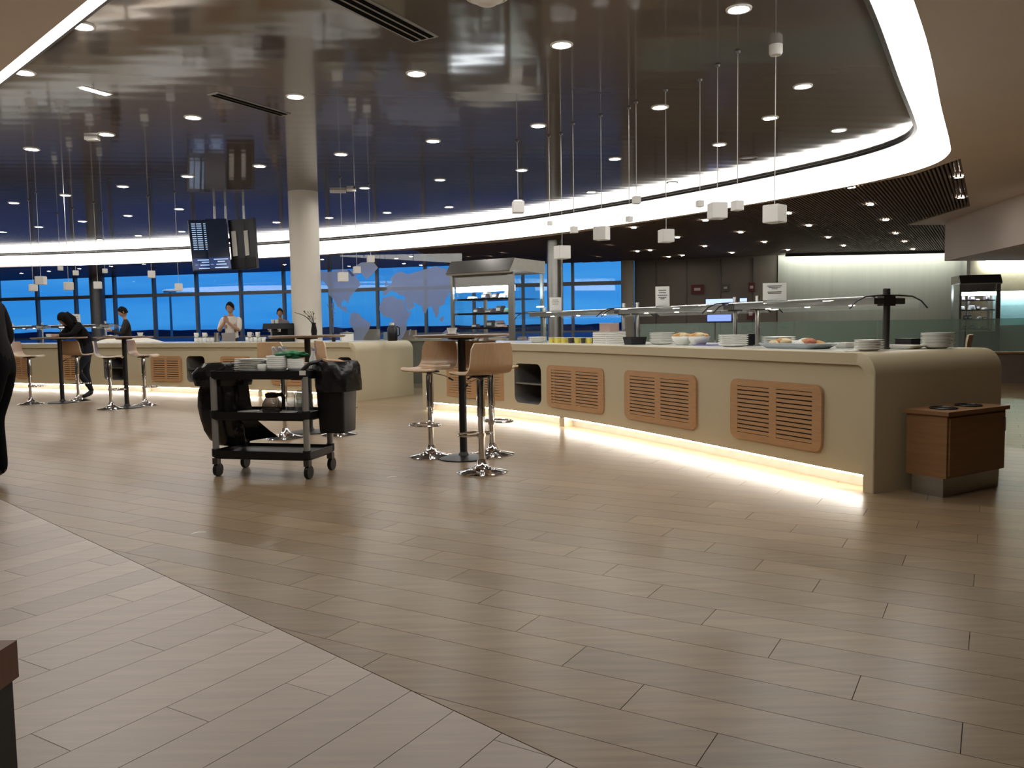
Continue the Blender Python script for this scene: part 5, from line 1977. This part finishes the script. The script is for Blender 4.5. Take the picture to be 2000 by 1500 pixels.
# person in black leaning on the far bar table
p = atz(176, 779, 0)
J3 = dict(pelvis=(0, .06, .93), belly=(0, -.02, 1.06), chest=(0, -.14, 1.24), neck=(0, -.25, 1.35), skull=(0, -.30, 1.38),
          shL=(-.17, -.16, 1.32), elL=(-.22, -.30, 1.14), wrL=(-.12, -.46, 1.125), shR=(.17, -.16, 1.32), elR=(.21, -.32, 1.14), wrR=(.08, -.49, 1.125),
          hipL=(-.09, .05, .88), hipR=(.09, .05, .88), kneeL=(-.11, .02, .48), kneeR=(.06, -.20, .52), ankL=(-.10, .10, .09), ankR=(-.03, .08, .14), toeL=(-.11, -.07, .035), toeR=(-.03, -.06, .05))
m_blk = mat('black_jacket', (.004, .004, .005), .8, spec=.2)
m_jean = mat('dark_jeans', (.018, .021, .030), .8, spec=.2)
B3 = [(a, b2, ra, rb, 1 if (mi == 2 and a != 'neck') else mi) for a, b2, ra, rb, mi in BODY]
r3 = person('person in black jacket and jeans leaning over the far bar table', (p.x - .02, p.y, 0), math.radians(-38), J3, B3, [m_jean, m_blk, m_skin, m_shoe])
head(r3, (0, -.34, 1.41), .7, long=True)
hand(r3, (-.12, -.46, 1.125), (.3, -1, -.05), (0, 0, 1), curl=.3, side=-1)
hand(r3, (.08, -.49, 1.125), (-.3, -1, -.05), (0, 0, 1), curl=.3)

# distant head behind the coffee machine
p = aty(548, 640, 22.5)
J4 = dict(J2)
J4.update(elL=(-.23, .0, 1.12), wrL=(-.22, -.16, .95), elR=(.23, .0, 1.12), wrR=(.22, -.16, .95))
r4 = person('distant dark-haired person standing behind the coffee machine', (p.x, 22.5, 0), .2, J4, B3, [m_navy, mat('grey_top', (.16, .15, .17), .7), m_skin, m_shoe])
head(r4, (0, -.05, 1.63), .1)
hand(r4, (-.22, -.16, .95), (0, -.6, -.6), (1, 0, 0), side=-1)
hand(r4, (.22, -.16, .95), (0, -.6, -.6), (1, 0, 0))

# dark figure cut by the left edge, seen from the side
p = atz(-22, 945, 0)
J5 = dict(pelvis=(0, .13, .96), belly=(0, .0, 1.10), chest=(0, .01, 1.28), neck=(0, -.01, 1.45), skull=(0, -.02, 1.54), shL=(-.18, 0, 1.40), elL=(-.22, .06, 1.12), wrL=(-.20, -.14, .96),
          shR=(.18, 0, 1.40), elR=(.23, .08, 1.13), wrR=(.19, -.12, .98), hipL=(-.09, .08, .88), hipR=(.09, .09, .88), kneeL=(-.09, -.02, .50), kneeR=(.09, -.03, .50), ankL=(-.09, .01, .09), ankR=(.09, -.01, .09), toeL=(-.10, -.16, .035), toeR=(.10, -.18, .035))
B5 = [(a, b2, (ra * 1.18 if a == 'pelvis' else ra), rb * (1.2 if b2.startswith('hip') else 1), mi) for a, b2, ra, rb, mi in B3]
r5 = person('standing person in dark clothes cut off by the left picture edge', (p.x + .055, p.y + .02, 0), math.radians(-80), J5, B5, [mat('black_trousers', (.004, .004, .005), .9, spec=.08), mat('dark_sweater', (.012, .011, .011), .9, spec=.1), m_skin, m_shoe])
head(r5, (0, -.03, 1.62), .1)
hand(r5, (-.20, -.14, .96), (0, -.6, -.6), (1, 0, 0), side=-1)
hand(r5, (.19, -.12, .98), (0, -.6, -.6), (1, 0, 0))

# thin white streaks laid on the brown floor
for x, y, a, lab in ((388, 1041, .4, 'thin white streak on the brown floor in front of the trolley'), (765, 932, .5, 'thin white streak on the floor left of the near stools')):
    q = atz(x, y, 0)
    o = MB().grid([[(-.04, -.004, .001), (.0, -.005, .006), (.04, -.003, .001)], [(-.04, .004, .001), (.0, .005, .007), (.04, .003, .002)]]).build('white_streak', m_paper, loc=q)
    o.rotation_euler = (0, 0, a)
    tag(o, lab, 'paper')
